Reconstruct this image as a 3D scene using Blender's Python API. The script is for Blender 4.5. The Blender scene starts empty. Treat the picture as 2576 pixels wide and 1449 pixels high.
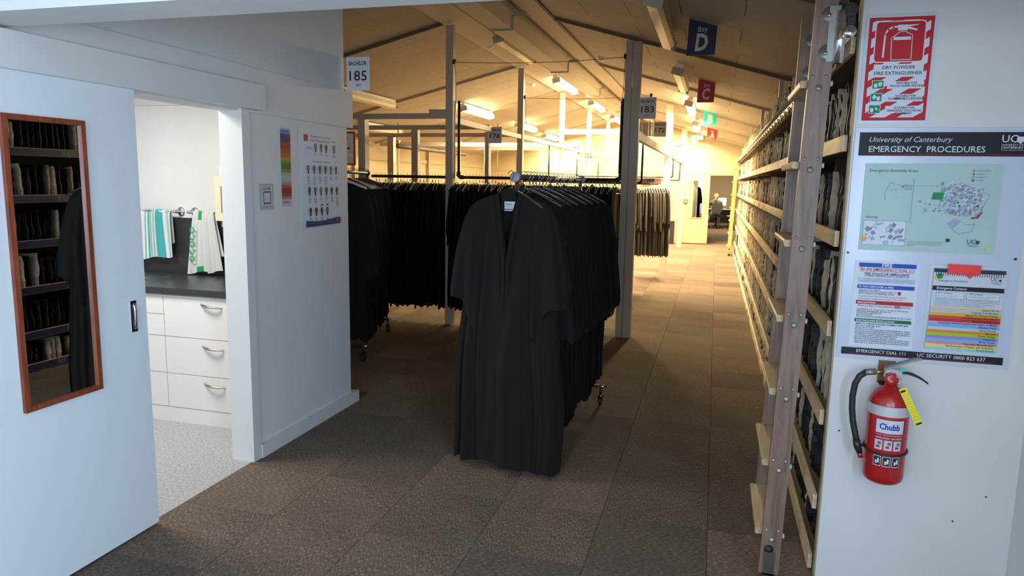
import bpy, math, random
import numpy as np
from mathutils import Vector, Matrix
random.seed(7)
rnd = random.Random(11)
SC = bpy.context.scene
COL = SC.collection
# ------------------------------------------------------------------ camera
F, YAW, PITCH, ROLL = 1791.93631, -0.274333835, 0.148095973, -0.0174006102
CX, CY, H = 1288.0, 724.5, 1.6
_f = np.array([math.sin(YAW)*math.cos(PITCH), math.cos(YAW)*math.cos(PITCH), -math.sin(PITCH)])
_r = np.array([math.cos(YAW), -math.sin(YAW), 0.0]); _d = np.cross(_f, _r)
_r2 = math.cos(ROLL)*_r+math.sin(ROLL)*_d; _d2 = -math.sin(ROLL)*_r+math.cos(ROLL)*_d
RM = np.array([_r2, _d2, _f])
CO = np.array([0, 0, H])
cd = bpy.data.cameras.new('camera'); cam = bpy.data.objects.new('camera', cd); COL.objects.link(cam)
cd.sensor_fit = 'HORIZONTAL'; cd.sensor_width = 36.0; cd.lens = F/2576*36.0
cd.shift_y = 0.0; cd.clip_start = 0.02; cd.clip_end = 200
m = Matrix(((_r2[0], -_d2[0], -_f[0], 0), (_r2[1], -_d2[1], -_f[1], 0), (_r2[2], -_d2[2], -_f[2], H), (0, 0, 0, 1)))
cam.matrix_world = m
SC.camera = cam
# ------------------------------------------------------------------ view, world, daylight
SC.view_settings.view_transform = 'Standard'; SC.view_settings.look = 'None'
SC.view_settings.exposure = 0.0; SC.view_settings.gamma = 1.0; SC.view_settings.use_curve_mapping = False
W = bpy.data.worlds.new('sky'); SC.world = W; W.use_nodes = True
W.node_tree.nodes['Background'].inputs[0].default_value = (0.62, 0.78, 1.0, 1)
W.node_tree.nodes['Background'].inputs[1].default_value = 1.2
TUBE_POWER = 24.0
TUBE_DOWN = 300.0
def area(name, loc, rot, sx, sy, power, col, spread=180):
    l = bpy.data.lights.new(name, 'AREA'); l.shape = 'RECTANGLE'; l.size = sx; l.size_y = sy
    l.energy = power; l.color = col; l.spread = math.radians(spread)
    o = bpy.data.objects.new(name, l); COL.objects.link(o); o.location = loc; o.rotation_euler = rot
    return o
# daylight through the windows behind the camera, and the kitchen's own ceiling light
area('daylight_back_window', (-0.55, -1.55, 1.50), (math.radians(90), 0, 0), 2.2, 1.2, 56, (0.74, 0.86, 1.0))
area('daylight_side_window', (1.155, -0.3, 1.45), (0, math.radians(90), 0), 1.15, 1.15, 120, (0.56, 0.76, 1.0))
area('kitchen_ceiling_light', (-3.5, 2.9, 2.35), (0, 0, 0), 0.9, 0.6, 54, (1.0, 0.97, 0.92))

# ------------------------------------------------------------------ pixel helpers (pixel + depth plane -> point)
def ray(x, y):
    return RM.T @ np.array([(x-CX)/F, (y-CY)/F, 1.0])
def atY(x, y, Y):
    d = ray(x, y); return CO + d*Y/d[1]
def atX(x, y, X):
    d = ray(x, y); return CO + d*X/d[0]
# ------------------------------------------------------------------ materials
MATS = {}
def lin(c):
    return tuple((v/12.92 if v <= 0.04045 else ((v+0.055)/1.055)**2.4) for v in c)
def srgb(r, g, b):
    return lin((r/255, g/255, b/255))
def mat(name, col, rough=0.6, metal=0.0, noise=0.0, nscale=20, bump=0.0, bscale=80, emit=None, estr=0, spec=None, sheen=0.0, alpha=None, trans=0.0, stretch=None, ior=None):
    if name in MATS: return MATS[name]
    m = bpy.data.materials.new(name); m.use_nodes = True; nt = m.node_tree; b = nt.nodes['Principled BSDF']
    b.inputs['Base Color'].default_value = (*col, 1); b.inputs['Roughness'].default_value = rough; b.inputs['Metallic'].default_value = metal
    if spec is not None: b.inputs['Specular IOR Level'].default_value = spec
    if sheen: b.inputs['Sheen Weight'].default_value = sheen; b.inputs['Sheen Roughness'].default_value = 0.5
    if trans: b.inputs['Transmission Weight'].default_value = trans
    if ior: b.inputs['IOR'].default_value = ior
    if alpha is not None: b.inputs['Alpha'].default_value = alpha
    if emit: b.inputs['Emission Color'].default_value = (*emit, 1); b.inputs['Emission Strength'].default_value = estr
    tc = None
    if noise or bump:
        tc = nt.nodes.new('ShaderNodeTexCoord'); mp = nt.nodes.new('ShaderNodeMapping'); nt.links.new(tc.outputs['Object'], mp.inputs[0])
        if stretch: mp.inputs['Scale'].default_value = stretch
    if noise:
        n = nt.nodes.new('ShaderNodeTexNoise'); n.inputs['Scale'].default_value = nscale; n.inputs['Detail'].default_value = 5
        nt.links.new(mp.outputs[0], n.inputs['Vector'])
        r = nt.nodes.new('ShaderNodeValToRGB'); r.color_ramp.elements[0].position = 0.3; r.color_ramp.elements[1].position = 0.7
        r.color_ramp.elements[0].color = (*[max(0, c*(1-noise)) for c in col], 1); r.color_ramp.elements[1].color = (*[min(1, c*(1+noise)) for c in col], 1)
        nt.links.new(n.outputs[0], r.inputs[0]); nt.links.new(r.outputs[0], b.inputs['Base Color'])
    if bump:
        n2 = nt.nodes.new('ShaderNodeTexNoise'); n2.inputs['Scale'].default_value = bscale; n2.inputs['Detail'].default_value = 4
        nt.links.new(mp.outputs[0], n2.inputs['Vector'])
        bp = nt.nodes.new('ShaderNodeBump'); bp.inputs['Strength'].default_value = bump; bp.inputs['Distance'].default_value = 0.01
        nt.links.new(n2.outputs[0], bp.inputs['Height']); nt.links.new(bp.outputs[0], b.inputs['Normal'])
    MATS[name] = m; return m
def wood(name, c1, c2, axis=2, rough=0.45, scale=9.0):
    if name in MATS: return MATS[name]
    m = bpy.data.materials.new(name); m.use_nodes = True; nt = m.node_tree; b = nt.nodes['Principled BSDF']
    tc = nt.nodes.new('ShaderNodeTexCoord'); mp = nt.nodes.new('ShaderNodeMapping'); s = [scale]*3; s[axis] = scale*0.09; mp.inputs['Scale'].default_value = s
    nt.links.new(tc.outputs['Object'], mp.inputs[0])
    n = nt.nodes.new('ShaderNodeTexNoise'); n.inputs['Scale'].default_value = 2.2; n.inputs['Detail'].default_value = 7; n.inputs['Distortion'].default_value = 2.2
    nt.links.new(mp.outputs[0], n.inputs['Vector'])
    n3 = nt.nodes.new('ShaderNodeTexNoise'); n3.inputs['Scale'].default_value = 22; n3.inputs['Detail'].default_value = 3
    nt.links.new(mp.outputs[0], n3.inputs['Vector'])
    ad = nt.nodes.new('ShaderNodeMath'); ad.operation = 'MULTIPLY_ADD'; ad.inputs[1].default_value = 0.35
    nt.links.new(n3.outputs[0], ad.inputs[0]); nt.links.new(n.outputs[0], ad.inputs[2])
    r = nt.nodes.new('ShaderNodeValToRGB'); r.color_ramp.elements[0].position = 0.5; r.color_ramp.elements[1].position = 0.85
    r.color_ramp.elements[0].color = (*c1, 1); r.color_ramp.elements[1].color = (*c2, 1)
    nt.links.new(ad.outputs[0], r.inputs[0]); nt.links.new(r.outputs[0], b.inputs['Base Color'])
    b.inputs['Roughness'].default_value = rough
    MATS[name] = m; return m

WALLW = mat('wall_paint', (0.70, 0.70, 0.69), 0.55, noise=0.03, nscale=3, bump=0.05, bscale=150)
WALLD = mat('door_paint', (0.72, 0.75, 0.78), 0.42, bump=0.03, bscale=120)
TRIMW = mat('trim_paint', (0.66, 0.66, 0.65), 0.45, bump=0.03, bscale=90)
CREAM = mat('cream_paint', (0.37, 0.30, 0.19), 0.6, bump=0.04, bscale=60)
POSTW = mat('post_paint', (0.47, 0.41, 0.34), 0.5, bump=0.06, bscale=70)
CEILM = mat('ceiling_board', (0.47, 0.41, 0.32), 0.8, noise=0.07, nscale=14, bump=0.25, bscale=260)
CEILW = mat('ceiling_strip', (0.62, 0.56, 0.46), 0.7, bump=0.05)
WHITE = mat('white_enamel', (0.8, 0.8, 0.78), 0.35)
CAB = mat('cabinet_white', (0.74, 0.73, 0.71), 0.35)
BENCH = mat('bench_laminate', (0.035, 0.036, 0.042), 0.35, noise=0.3, nscale=300)
SPLASH = mat('splashback_laminate', (0.03, 0.031, 0.036), 0.3)
VINYL = mat('vinyl_floor', (0.36, 0.365, 0.36), 0.45, noise=0.30, nscale=75)
STEEL = mat('brushed_steel', (0.6, 0.6, 0.6), 0.25, 1.0)
CHROME = mat('chrome', (0.8, 0.8, 0.82), 0.09, 1.0)
ZINC = mat('zinc_plate', (0.30, 0.295, 0.28), 0.45, 0.7)
NICKEL = mat('nickel_handle', (0.55, 0.50, 0.44), 0.25, 1.0)
BLACKM = mat('black_metal', (0.02, 0.02, 0.022), 0.4, 0.3)
BLACKP = mat('black_plastic', (0.018, 0.018, 0.02), 0.35)
PIPE = mat('dark_pipe', (0.035, 0.03, 0.028), 0.5, 0.4)
ROBE = mat('black_gown_cloth', (0.0125, 0.012, 0.0125), 0.9, bump=0.06, bscale=400, spec=0.12)
ROBE_LIT = mat('lit_black_gown_cloth', (0.075, 0.068, 0.060), 0.8, bump=0.05, bscale=400, sheen=0.2, spec=0.3)  # same black cloth, lightened to paint in the strong lamp light
MIRROR = mat('mirror_glass', (0.80, 0.82, 0.82), 0.01, 1.0)
REDWOOD = wood('mirror_frame_wood', (0.16, 0.032, 0.014), (0.30, 0.075, 0.03), 2, 0.4)
OAKF = wood('ladder_rail_wood', (0.135, 0.080, 0.055), (0.235, 0.150, 0.108), 2, 0.5, 10)
TREADW = wood('ladder_tread_wood', (0.40, 0.27, 0.14), (0.58, 0.42, 0.25), 1, 0.5)
PINE = wood('pine_board', (0.55, 0.41, 0.26), (0.78, 0.63, 0.43), 1, 0.55)
GOLDW = wood('varnished_pine', (0.48, 0.27, 0.09), (0.62, 0.38, 0.14), 2, 0.4)
SHELFW = mat('shelf_board', (0.10, 0.08, 0.06), 0.7, noise=0.2, nscale=8)
HANGW = mat('hanger_wood', (0.66, 0.52, 0.34), 0.5)
HANGP = mat('hanger_plastic', (0.42, 0.40, 0.34), 0.4)
HANGK = mat('hanger_black', (0.03, 0.028, 0.027), 0.4)
WIRE = mat('hanger_wire', (0.5, 0.46, 0.42), 0.3, 1.0)
HOODC = mat('hood_cream', (0.60, 0.53, 0.40), 0.7, noise=0.35, nscale=22, bump=0.5, bscale=55)
HOODK = mat('hood_black', (0.014, 0.013, 0.013), 0.5, bump=0.2, bscale=60)
CARPETS = []
def carpet(name, col, axis):
    m = bpy.data.materials.new(name); m.use_nodes = True; nt = m.node_tree; b = nt.nodes['Principled BSDF']; b.inputs['Roughness'].default_value = 0.95
    b.inputs['Specular IOR Level'].default_value = 0.15
    b.inputs['Sheen Weight'].default_value = 0.13; b.inputs['Sheen Roughness'].default_value = 0.35; b.inputs['Sheen Tint'].default_value = (1.0, 0.78, 0.50, 1)
    tc = nt.nodes.new('ShaderNodeTexCoord'); mp = nt.nodes.new('ShaderNodeMapping')
    nt.links.new(tc.outputs['Object'], mp.inputs[0]); s = [45, 45, 45]; s[axis] = 320; mp.inputs['Scale'].default_value = s
    n = nt.nodes.new('ShaderNodeTexNoise'); n.inputs['Scale'].default_value = 1.0; n.inputs['Detail'].default_value = 4; nt.links.new(mp.outputs[0], n.inputs['Vector'])
    n2 = nt.nodes.new('ShaderNodeTexNoise'); n2.inputs['Scale'].default_value = 3.0; n2.inputs['Detail'].default_value = 3; nt.links.new(tc.outputs['Object'], n2.inputs['Vector'])
    v = nt.nodes.new('ShaderNodeTexVoronoi'); v.inputs['Scale'].default_value = 190; nt.links.new(tc.outputs['Object'], v.inputs['Vector'])
    r = nt.nodes.new('ShaderNodeValToRGB'); e = r.color_ramp.elements
    e[0].position = 0.36; e[0].color = (*[c*0.42 for c in col], 1); e[1].position = 0.72; e[1].color = (*[min(1, c*2.7) for c in col], 1)
    k = e.new(0.53); k.color = (*col, 1)
    nt.links.new(n.outputs[0], r.inputs[0])
    mx = nt.nodes.new('ShaderNodeMix'); mx.data_type = 'RGBA'; mx.blend_type = 'MULTIPLY'; mx.inputs[0].default_value = 0.5
    r2 = nt.nodes.new('ShaderNodeValToRGB'); r2.color_ramp.elements[0].color = (0.62, 0.62, 0.62, 1); r2.color_ramp.elements[0].position = 0.35; r2.color_ramp.elements[1].position = 0.65
    nt.links.new(n2.outputs[0], r2.inputs[0]); nt.links.new(r.outputs[0], mx.inputs[6]); nt.links.new(r2.outputs[0], mx.inputs[7]); nt.links.new(mx.outputs[2], b.inputs['Base Color'])
    bp = nt.nodes.new('ShaderNodeBump'); bp.inputs['Strength'].default_value = 0.55; bp.inputs['Distance'].default_value = 0.004
    ad = nt.nodes.new('ShaderNodeMath'); ad.operation = 'ADD'; nt.links.new(n.outputs[0], ad.inputs[0]); nt.links.new(v.outputs[0], ad.inputs[1])
    nt.links.new(ad.outputs[0], bp.inputs['Height']); nt.links.new(bp.outputs[0], b.inputs['Normal'])
    return m
for i, (c, a) in enumerate([((0.150, 0.108, 0.083), 0), ((0.112, 0.084, 0.068), 1), ((0.132, 0.097, 0.076), 0), ((0.168, 0.119, 0.091), 1)]):
    CARPETS.append(carpet('carpet_%d' % i, c, a))

# ------------------------------------------------------------------ mesh builder
class MB:
    def __init__(s): s.v = []; s.f = []; s.m = []; s.mats = []; s.sm = []
    def mi(s, mt):
        if mt not in s.mats: s.mats.append(mt)
        return s.mats.index(mt)
    def add(s, vs, fs, mt=None, smooth=False, M=None):
        o = len(s.v)
        if M is not None: vs = [M @ Vector(v) for v in vs]
        s.v += [tuple(v) for v in vs]; k = s.mi(mt)
        for f in fs: s.f.append([i+o for i in f]); s.m.append(k); s.sm.append(smooth)
        return s
    def box(s, a, b, mt=None, M=None):
        (x0, y0, z0), (x1, y1, z1) = a, b
        x0, x1 = min(x0, x1), max(x0, x1); y0, y1 = min(y0, y1), max(y0, y1); z0, z1 = min(z0, z1), max(z0, z1)
        vs = [(x0, y0, z0), (x1, y0, z0), (x1, y1, z0), (x0, y1, z0), (x0, y0, z1), (x1, y0, z1), (x1, y1, z1), (x0, y1, z1)]
        return s.add(vs, [(0, 3, 2, 1), (4, 5, 6, 7), (0, 1, 5, 4), (1, 2, 6, 5), (2, 3, 7, 6), (3, 0, 4, 7)], mt, False, M)
    def hexa(s, vs, mt=None, M=None):
        return s.add(vs, [(0, 3, 2, 1), (4, 5, 6, 7), (0, 1, 5, 4), (1, 2, 6, 5), (2, 3, 7, 6), (3, 0, 4, 7)], mt, False, M)
    def tube(s, pts, r, n=8, mt=None, cap=True, M=None, smooth=True, squash=1.0):
        pts = [Vector(p) for p in pts]; rs = r if isinstance(r, (list, tuple)) else [r]*len(pts)
        t0 = (pts[1]-pts[0]).normalized(); up = Vector((0, 0, 1)) if abs(t0.z) < 0.9 else Vector((1, 0, 0)); a = t0.cross(up).normalized(); vs = []; fs = []
        for i, p in enumerate(pts):
            t = (pts[min(i+1, len(pts)-1)]-pts[max(i-1, 0)]).normalized(); a = (a-t*a.dot(t)).normalized(); b = t.cross(a)
            for k in range(n):
                an = 2*math.pi*k/n; vs.append(p+(a*math.cos(an)*squash+b*math.sin(an))*rs[i])
        for i in range(len(pts)-1):
            for k in range(n):
                fs.append((i*n+k, i*n+(k+1) % n, (i+1)*n+(k+1) % n, (i+1)*n+k))
        s.add(vs, fs, mt, smooth, M)
        if cap:
            o = len(s.v)-len(vs); k = s.mi(mt)
            s.f.append([o+i for i in range(n)][::-1]); s.m.append(k); s.sm.append(False)
            s.f.append([o+len(vs)-n+i for i in range(n)]); s.m.append(k); s.sm.append(False)
        return s
    def lathe(s, prof, n=20, mt=None, M=None, smooth=True):   # prof: (r,z)
        vs = []; fs = []
        for r, z in prof:
            for k in range(n):
                an = 2*math.pi*k/n; vs.append((r*math.cos(an), r*math.sin(an), z))
        for i in range(len(prof)-1):
            for k in range(n): fs.append((i*n+k, i*n+(k+1) % n, (i+1)*n+(k+1) % n, (i+1)*n+k))
        s.add(vs, fs, mt, smooth, M); o = len(s.v)-len(vs); k = s.mi(mt)
        s.f.append([o+i for i in range(n)][::-1]); s.m.append(k); s.sm.append(False)
        s.f.append([o+len(vs)-n+i for i in range(n)]); s.m.append(k); s.sm.append(False)
        return s
    def prism(s, poly, z0, z1, mt=None, M=None):
        n = len(poly); vs = [(x, y, z0) for x, y in poly]+[(x, y, z1) for x, y in poly]
        fs = [list(range(n))[::-1], list(range(n, 2*n))]+[(i, (i+1) % n, n+(i+1) % n, n+i) for i in range(n)]
        return s.add(vs, fs, mt, False, M)
    def mesh(s, name):
        me = bpy.data.meshes.new(name); me.from_pydata(s.v, [], s.f)
        for m in s.mats: me.materials.append(m)
        me.polygons.foreach_set('material_index', s.m); me.polygons.foreach_set('use_smooth', s.sm); me.update(); return me
    def build(s, name, parent=None, loc=(0, 0, 0), **k):
        return link(name, s.mesh(name), parent, loc, **k)
def link(name, me, parent=None, loc=(0, 0, 0), label=None, cat=None, group=None, kind=None):
    o = bpy.data.objects.new(name, me); COL.objects.link(o); o.location = loc
    if parent is not None: o.parent = parent
    return tag(o, label, cat, group, kind)
def tag(o, label=None, cat=None, group=None, kind=None):
    if label: o['label'] = label
    if cat: o['category'] = cat
    if group: o['group'] = group
    if kind: o['kind'] = kind
    return o
def thing(name, label, cat, loc=(0, 0, 0), rz=0, group=None):
    return_o = bpy.data.objects.new(name, None); COL.objects.link(return_o); return_o.location = loc; return_o.rotation_euler = (0, 0, rz)
    return_o.empty_display_size = 0.1
    return tag(return_o, label, cat, group)
def struct(name, mb, parent=None):
    return mb.build(name, parent, kind=None if parent else 'structure')
def copy_tree(o, parent=None):
    c = o.copy(); COL.objects.link(c); c.parent = parent
    for ch in list(o.children): copy_tree(ch, c)
    return c

# ------------------------------------------------------------------ flat print on a plane
def text_polys(txt, bold=0.0, shear=0.0):
    cu = bpy.data.curves.new('t', 'FONT'); cu.body = txt; cu.size = 1.0; cu.shear = shear; cu.offset = bold; cu.resolution_u = 2
    o = bpy.data.objects.new('t', cu); COL.objects.link(o)
    dg = bpy.context.evaluated_depsgraph_get(); me = bpy.data.meshes.new_from_object(o.evaluated_get(dg))
    vs = [(v.co.x, v.co.y) for v in me.vertices]; fs = [list(p.vertices) for p in me.polygons]
    bpy.data.objects.remove(o); bpy.data.curves.remove(cu); bpy.data.meshes.remove(me)
    return vs, fs
_tc = {}
INKS = {}
def ink(r, g, b):
    k = (r, g, b)
    if k not in INKS: INKS[k] = mat('ink_%d_%d_%d' % k, srgb(r, g, b), 0.5, spec=0.3)
    return INKS[k]
class Print:
    """flat print: a plane with right vector U, up V, normal N; u,v in metres"""
    def __init__(s, U, V, O):
        s.U = Vector(U); s.V = Vector(V); s.N = s.U.cross(s.V); s.O = Vector(O); s.mb = MB(); s.layer = 0; s.maxu = None
    def P(s, u, v, d): return s.O+s.U*u+s.V*v+s.N*d
    def poly(s, pts, mt, d=None, lift=0.0004):
        if d is None: s.layer += 1; d = 0.0008+lift*s.layer*0.25
        s.mb.add([s.P(u, v, d) for u, v in pts], [list(range(len(pts)))], mt)
    def rect(s, u0, v0, u1, v1, mt, d=None): s.poly([(u0, v0), (u1, v0), (u1, v1), (u0, v1)], mt, d)
    def disc(s, u, v, r, mt, n=16, d=None, ry=None):
        s.poly([(u+r*math.cos(2*math.pi*k/n), v+(ry or r)*math.sin(2*math.pi*k/n)) for k in range(n)], mt, d)
    def text(s, txt, u0, v, u1=None, size=None, mt=None, bold=0.0, shear=0.0, align='l', hscale=None):
        key = (txt, bold, shear)
        if key not in _tc: _tc[key] = text_polys(txt, bold, shear)
        vs, fs = _tc[key]
        if not vs: return
        x0 = min(a for a, b in vs); x1 = max(a for a, b in vs); w = x1-x0
        if u1 is not None:
            sx = (u1-u0)/w; sy = size if size else sx
        else:
            sx = sy = size
            if align == 'c': u0 = u0-w*sx/2
            if align == 'r': u0 = u0-w*sx
            if s.maxu and align == 'l' and u0+w*sx > s.maxu: sx = (s.maxu-u0)/w
        s.layer += 1; d = 0.0008+0.0001*s.layer
        s.mb.add([s.P(u0+(a-x0)*sx, v+b*sy, d) for a, b in vs], fs, mt)
    def build(s, name, parent=None, **k): return s.mb.build(name, parent, **k)
def planeY(Y): return Print((1, 0, 0), (0, 0, 1), (0, Y, 0))       # faces the camera (-Y)
def planeX(X): return Print((0, 1, 0), (0, 0, 1), (X, 0, 0))       # faces +X
def pY(x, y, Y): p = atY(x, y, Y); return p[0], p[2]
def pX(x, y, X): p = atX(x, y, X); return p[1], p[2]

# ------------------------------------------------------------------ THE SETTING
def zr(X): return 2.79-0.285*X            # right roof slope
def zl(X): return 3.431+0.2525*(X+2.25)   # left roof slope
XR, XL, YB = 1.02, -6.6, 20.2
fl = MB().box((XL-0.1, -3, -0.1), (1.3, 32, -0.012), SHELFW)
floor = struct('floor', fl)
tile_me = []
for i, c in enumerate(CARPETS):
    b = MB(); g = 0.0012; e = 0.004; t = 0.5
    b.hexa([(g, g, -0.013), (t-g, g, -0.013), (t-g, t-g, -0.013), (g, t-g, -0.013), (g, g, 0), (t-g, g, 0), (t-g, t-g, 0), (g, t-g, 0)], c)
    tile_me.append(b.mesh('carpet_tile'))
near = []; rest = []
for iy in range(-2, 62):
    for ix in range(-14, 8):
        x = -2.45+ix*0.5; y = 0.28+iy*0.5
        if x < XL-0.3 or x > 1.1: continue
        if y < 4.4 and x < -2.46: continue
        if x >= 0.5 and y > 2.8: continue
        if y > 20.1 and not (-3 < x < 2): continue
        inv = (x >= -2.46 and x < 0.5 and 1.2 < y < 20) or (y > 4.4 and y < 8 and x >= -4.0 and x < -2.45)
        (near if inv else rest).append((x, y, (ix*7+iy*3+(ix*iy) % 3) % 4))
near.sort(key=lambda q: q[1]); rest += near[298:]; near = near[:298]
for x, y, k in near: link('carpet_tile', tile_me[k], floor, (x, y, 0))
b = MB()
for x, y, k in rest:
    b.box((x+0.0012, y+0.0012, -0.013), (x+0.4988, y+0.4988, 0), CARPETS[k])
b.build('carpet_tile_field', floor, kind='stuff')
kf = MB().box((-6.0, 1.2, -0.011), (-2.45, 4.45, 0.0), VINYL); struct('floor_kitchen', kf)
# left wall (upper lining, band, lower lining) with the doorway into the kitchen
wl = MB()
D0, D1, DT = 2.35, 3.325, 1.96
wl.box((-2.57, -1.7, 0), (-2.45, D0, 3.5), WALLW)
wl.box((-2.57, D1, 0), (-2.45, 4.47, 1.95), WALLW)
wl.box((-2.57, D0, DT), (-2.45, 4.47, 2.1), WALLW)
wl.box((-2.57, D0, 2.1), (-2.452, 4.447, 3.5), WALLW)
wall_left = struct('wall_left', wl)
MB().box((-2.57, -1.7, 1.946), (-2.437, D0, 2.185), WALLW).box((-2.57, D0, 1.962), (-2.437, 4.535, 2.185), WALLW).box((-2.57, D1, 1.946), (-2.437, 4.535, 1.962), WALLW).build('lining_band', wall_left)
struct('baseboard_left', MB().box((-2.449, D1+0.06, 0), (-2.425, 4.545, 0.078), TRIMW).box((-2.57, 4.471, 0), (-2.449, 4.545, 0.078), TRIMW))
# door lining and architrave
tr = MB()
tr.box((-2.575, D1-0.012, 0), (-2.448, D1, DT), TRIMW)
tr.box((-2.448, D1-0.012, 0), (-2.432, D1+0.055, DT), TRIMW)
tr.box((-2.575, D0, DT-0.012), (-2.448, D1, DT), TRIMW)
struct('trim_1', tr)
# kitchen shell
kw = MB(); kw.box((-6.0, 4.36, 0), (-2.575, 4.47, 2.75), WALLW); struct('wall_kitchen_back', kw)
struct('wall_kitchen_left', MB().box((-6.1, 1.2, 0), (-6.0, 4.47, 2.75), WALLW))
struct('wall_kitchen_front', MB().box((-6.0, 1.2, 0), (-2.575, 1.3, 2.75), WALLW))
struct('ceiling_kitchen', MB().box((-6.0, 1.2, 2.42), (-2.575, 4.36, 2.5), WALLW))
MB().box((-6.0, 4.352, 2.098), (-2.58, 4.36, 2.102), TRIMW).build('trim_strip', bpy.data.objects['wall_kitchen_back'])
# bulkhead beam across the opening
bh = MB(); bh.box((-2.45, 1.80, 2.1), (1.15, 1.995, 3.6), WALLW); struct('trim_2', bh)
# near room behind the camera: walls, ceiling, window
struct('ceiling_near', MB().box((-2.45, -1.7, 2.5), (1.3, 1.80, 2.6), WALLW))
wb = MB(); wb.box((-2.57, -1.7, 0), (-1.7, -1.6, 2.6), WALLW).box((0.6, -1.7, 0), (1.3, -1.6, 2.6), WALLW).box((-1.7, -1.7, 0), (0.6, -1.6, 0.85), WALLW).box((-1.7, -1.7, 2.15), (0.6, -1.6, 2.6), WALLW)
struct('wall_back', wb)
wf = MB()
for x in (-1.7, -0.57, 0.56): wf.box((x, -1.68, 0.85), (x+0.04, -1.62, 2.15), TRIMW)
for z in (0.85, 2.11): wf.box((-1.66, -1.68, z), (0.56, -1.62, z+0.04), TRIMW)
w1 = struct('window_1', wf)
GLASS = mat('window_glass', (1, 1, 1), 0.0, trans=1.0, ior=1.45)
MB().box((-1.66, -1.652, 0.89), (-0.57, -1.648, 2.11), GLASS).build('pane', w1); MB().box((-0.53, -1.652, 0.89), (0.56, -1.648, 2.11), GLASS).build('pane', w1)
w2 = struct('window_2', MB().box((1.2, -0.95, 0.8), (1.25, 0.35, 0.84), TRIMW).box((1.2, -0.95, 2.06), (1.25, 0.35, 2.1), TRIMW).box((1.2, -0.95, 0.84), (1.25, -0.91, 2.06), TRIMW).box((1.2, 0.31, 0.84), (1.25, 0.35, 2.06), TRIMW))
MB().box((1.222, -0.91, 0.84), (1.226, 0.31, 2.06), GLASS).build('pane', w2)
struct('wall_near_right', MB().box((1.16, -1.7, 0), (1.28, -0.95, 2.6), WALLW).box((1.16, 0.35, 0), (1.28, 3.0, 2.6), WALLW).box((1.16, -0.95, 0), (1.28, 0.35, 0.8), WALLW).box((1.16, -0.95, 2.1), (1.28, 0.35, 2.6), WALLW))
# partition panel at the shelf end (holds the notices)
pr = MB(); pr.box((0.484, 2.992, 0), (1.16, 3.03, 3.2), WALLW); wall_right = struct('wall_right', pr)
MB().box((0.478, 2.990, 0), (0.484, 3.032, 3.2), CREAM).build('edge_strip', wall_right)
# outer walls of the long room
struct('wall_outer_right', MB().box((XR, 3.03, 0), (XR+0.1, YB, 2.6), CREAM))
wo = MB(); wo.box((XL-0.1, 4.47, 0), (XL, YB, 2.45), CREAM); wleft2 = struct('wall_outer_left', wo)
struct('wall_outer_front', MB().box((XL, 4.40, 0), (-6.0, 4.47, 3.0), CREAM).box((XL, 4.36, 2.5), (-2.58, 4.47, 3.4), CREAM))
bw = MB(); OX0, OX1, OZ = -0.165, 0.9, 1.86
bw.box((XL, YB, 0), (OX0, YB+0.1, 3.6), CREAM).box((OX1, YB, 0), (XR, YB+0.1, 3.6), CREAM).box((OX0, YB, OZ), (OX1, YB+0.1, 3.6), CREAM)
wall_far = struct('wall_far', bw)
MB().box((XL, YB-0.012, 1.905), (XR, YB, 1.93), CREAM).box((XL, YB-0.012, 0), (OX0, YB, 0.1), CREAM).box((XL, YB-0.010, 2.34), (-0.9, YB, 2.36), CREAM).build('lining_strip', wall_far)
for i, x in enumerate((-5.6, -4.7, -3.85, -3.1, -2.35, -1.6)):
    MB().box((x, YB-0.02, 0.1), (x+0.09, YB-0.012, 2.34), CREAM).build('wall_batten', wall_far)
for y in (8.6, 10.4, 12.2, 14.0, 15.8, 17.6):
    MB().box((XL, y, 0), (XL+0.07, y+0.14, 2.33), CREAM).build('wall_batten', wleft2)
MB().box((XL, 4.5, 1.98), (XL+0.03, 20, 2.06), CREAM).build('wall_rail', wleft2)
# office beyond the far doorway
of = MB(); of.box((-2.2, 30.0, 0), (2.2, 30.1, 2.7), CREAM); struct('wall_office_back', of)
struct('wall_office_left', MB().box((-2.2, YB+0.1, 0), (-2.1, 30.0, 2.7), CREAM))
struct('wall_office_right', MB().box((2.1, YB+0.1, 0), (2.2, 30.0, 2.7), CREAM))
struct('ceiling_office', MB().box((-2.2, YB+0.1, 2.7), (2.2, 30.1, 2.8), CREAM))
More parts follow.
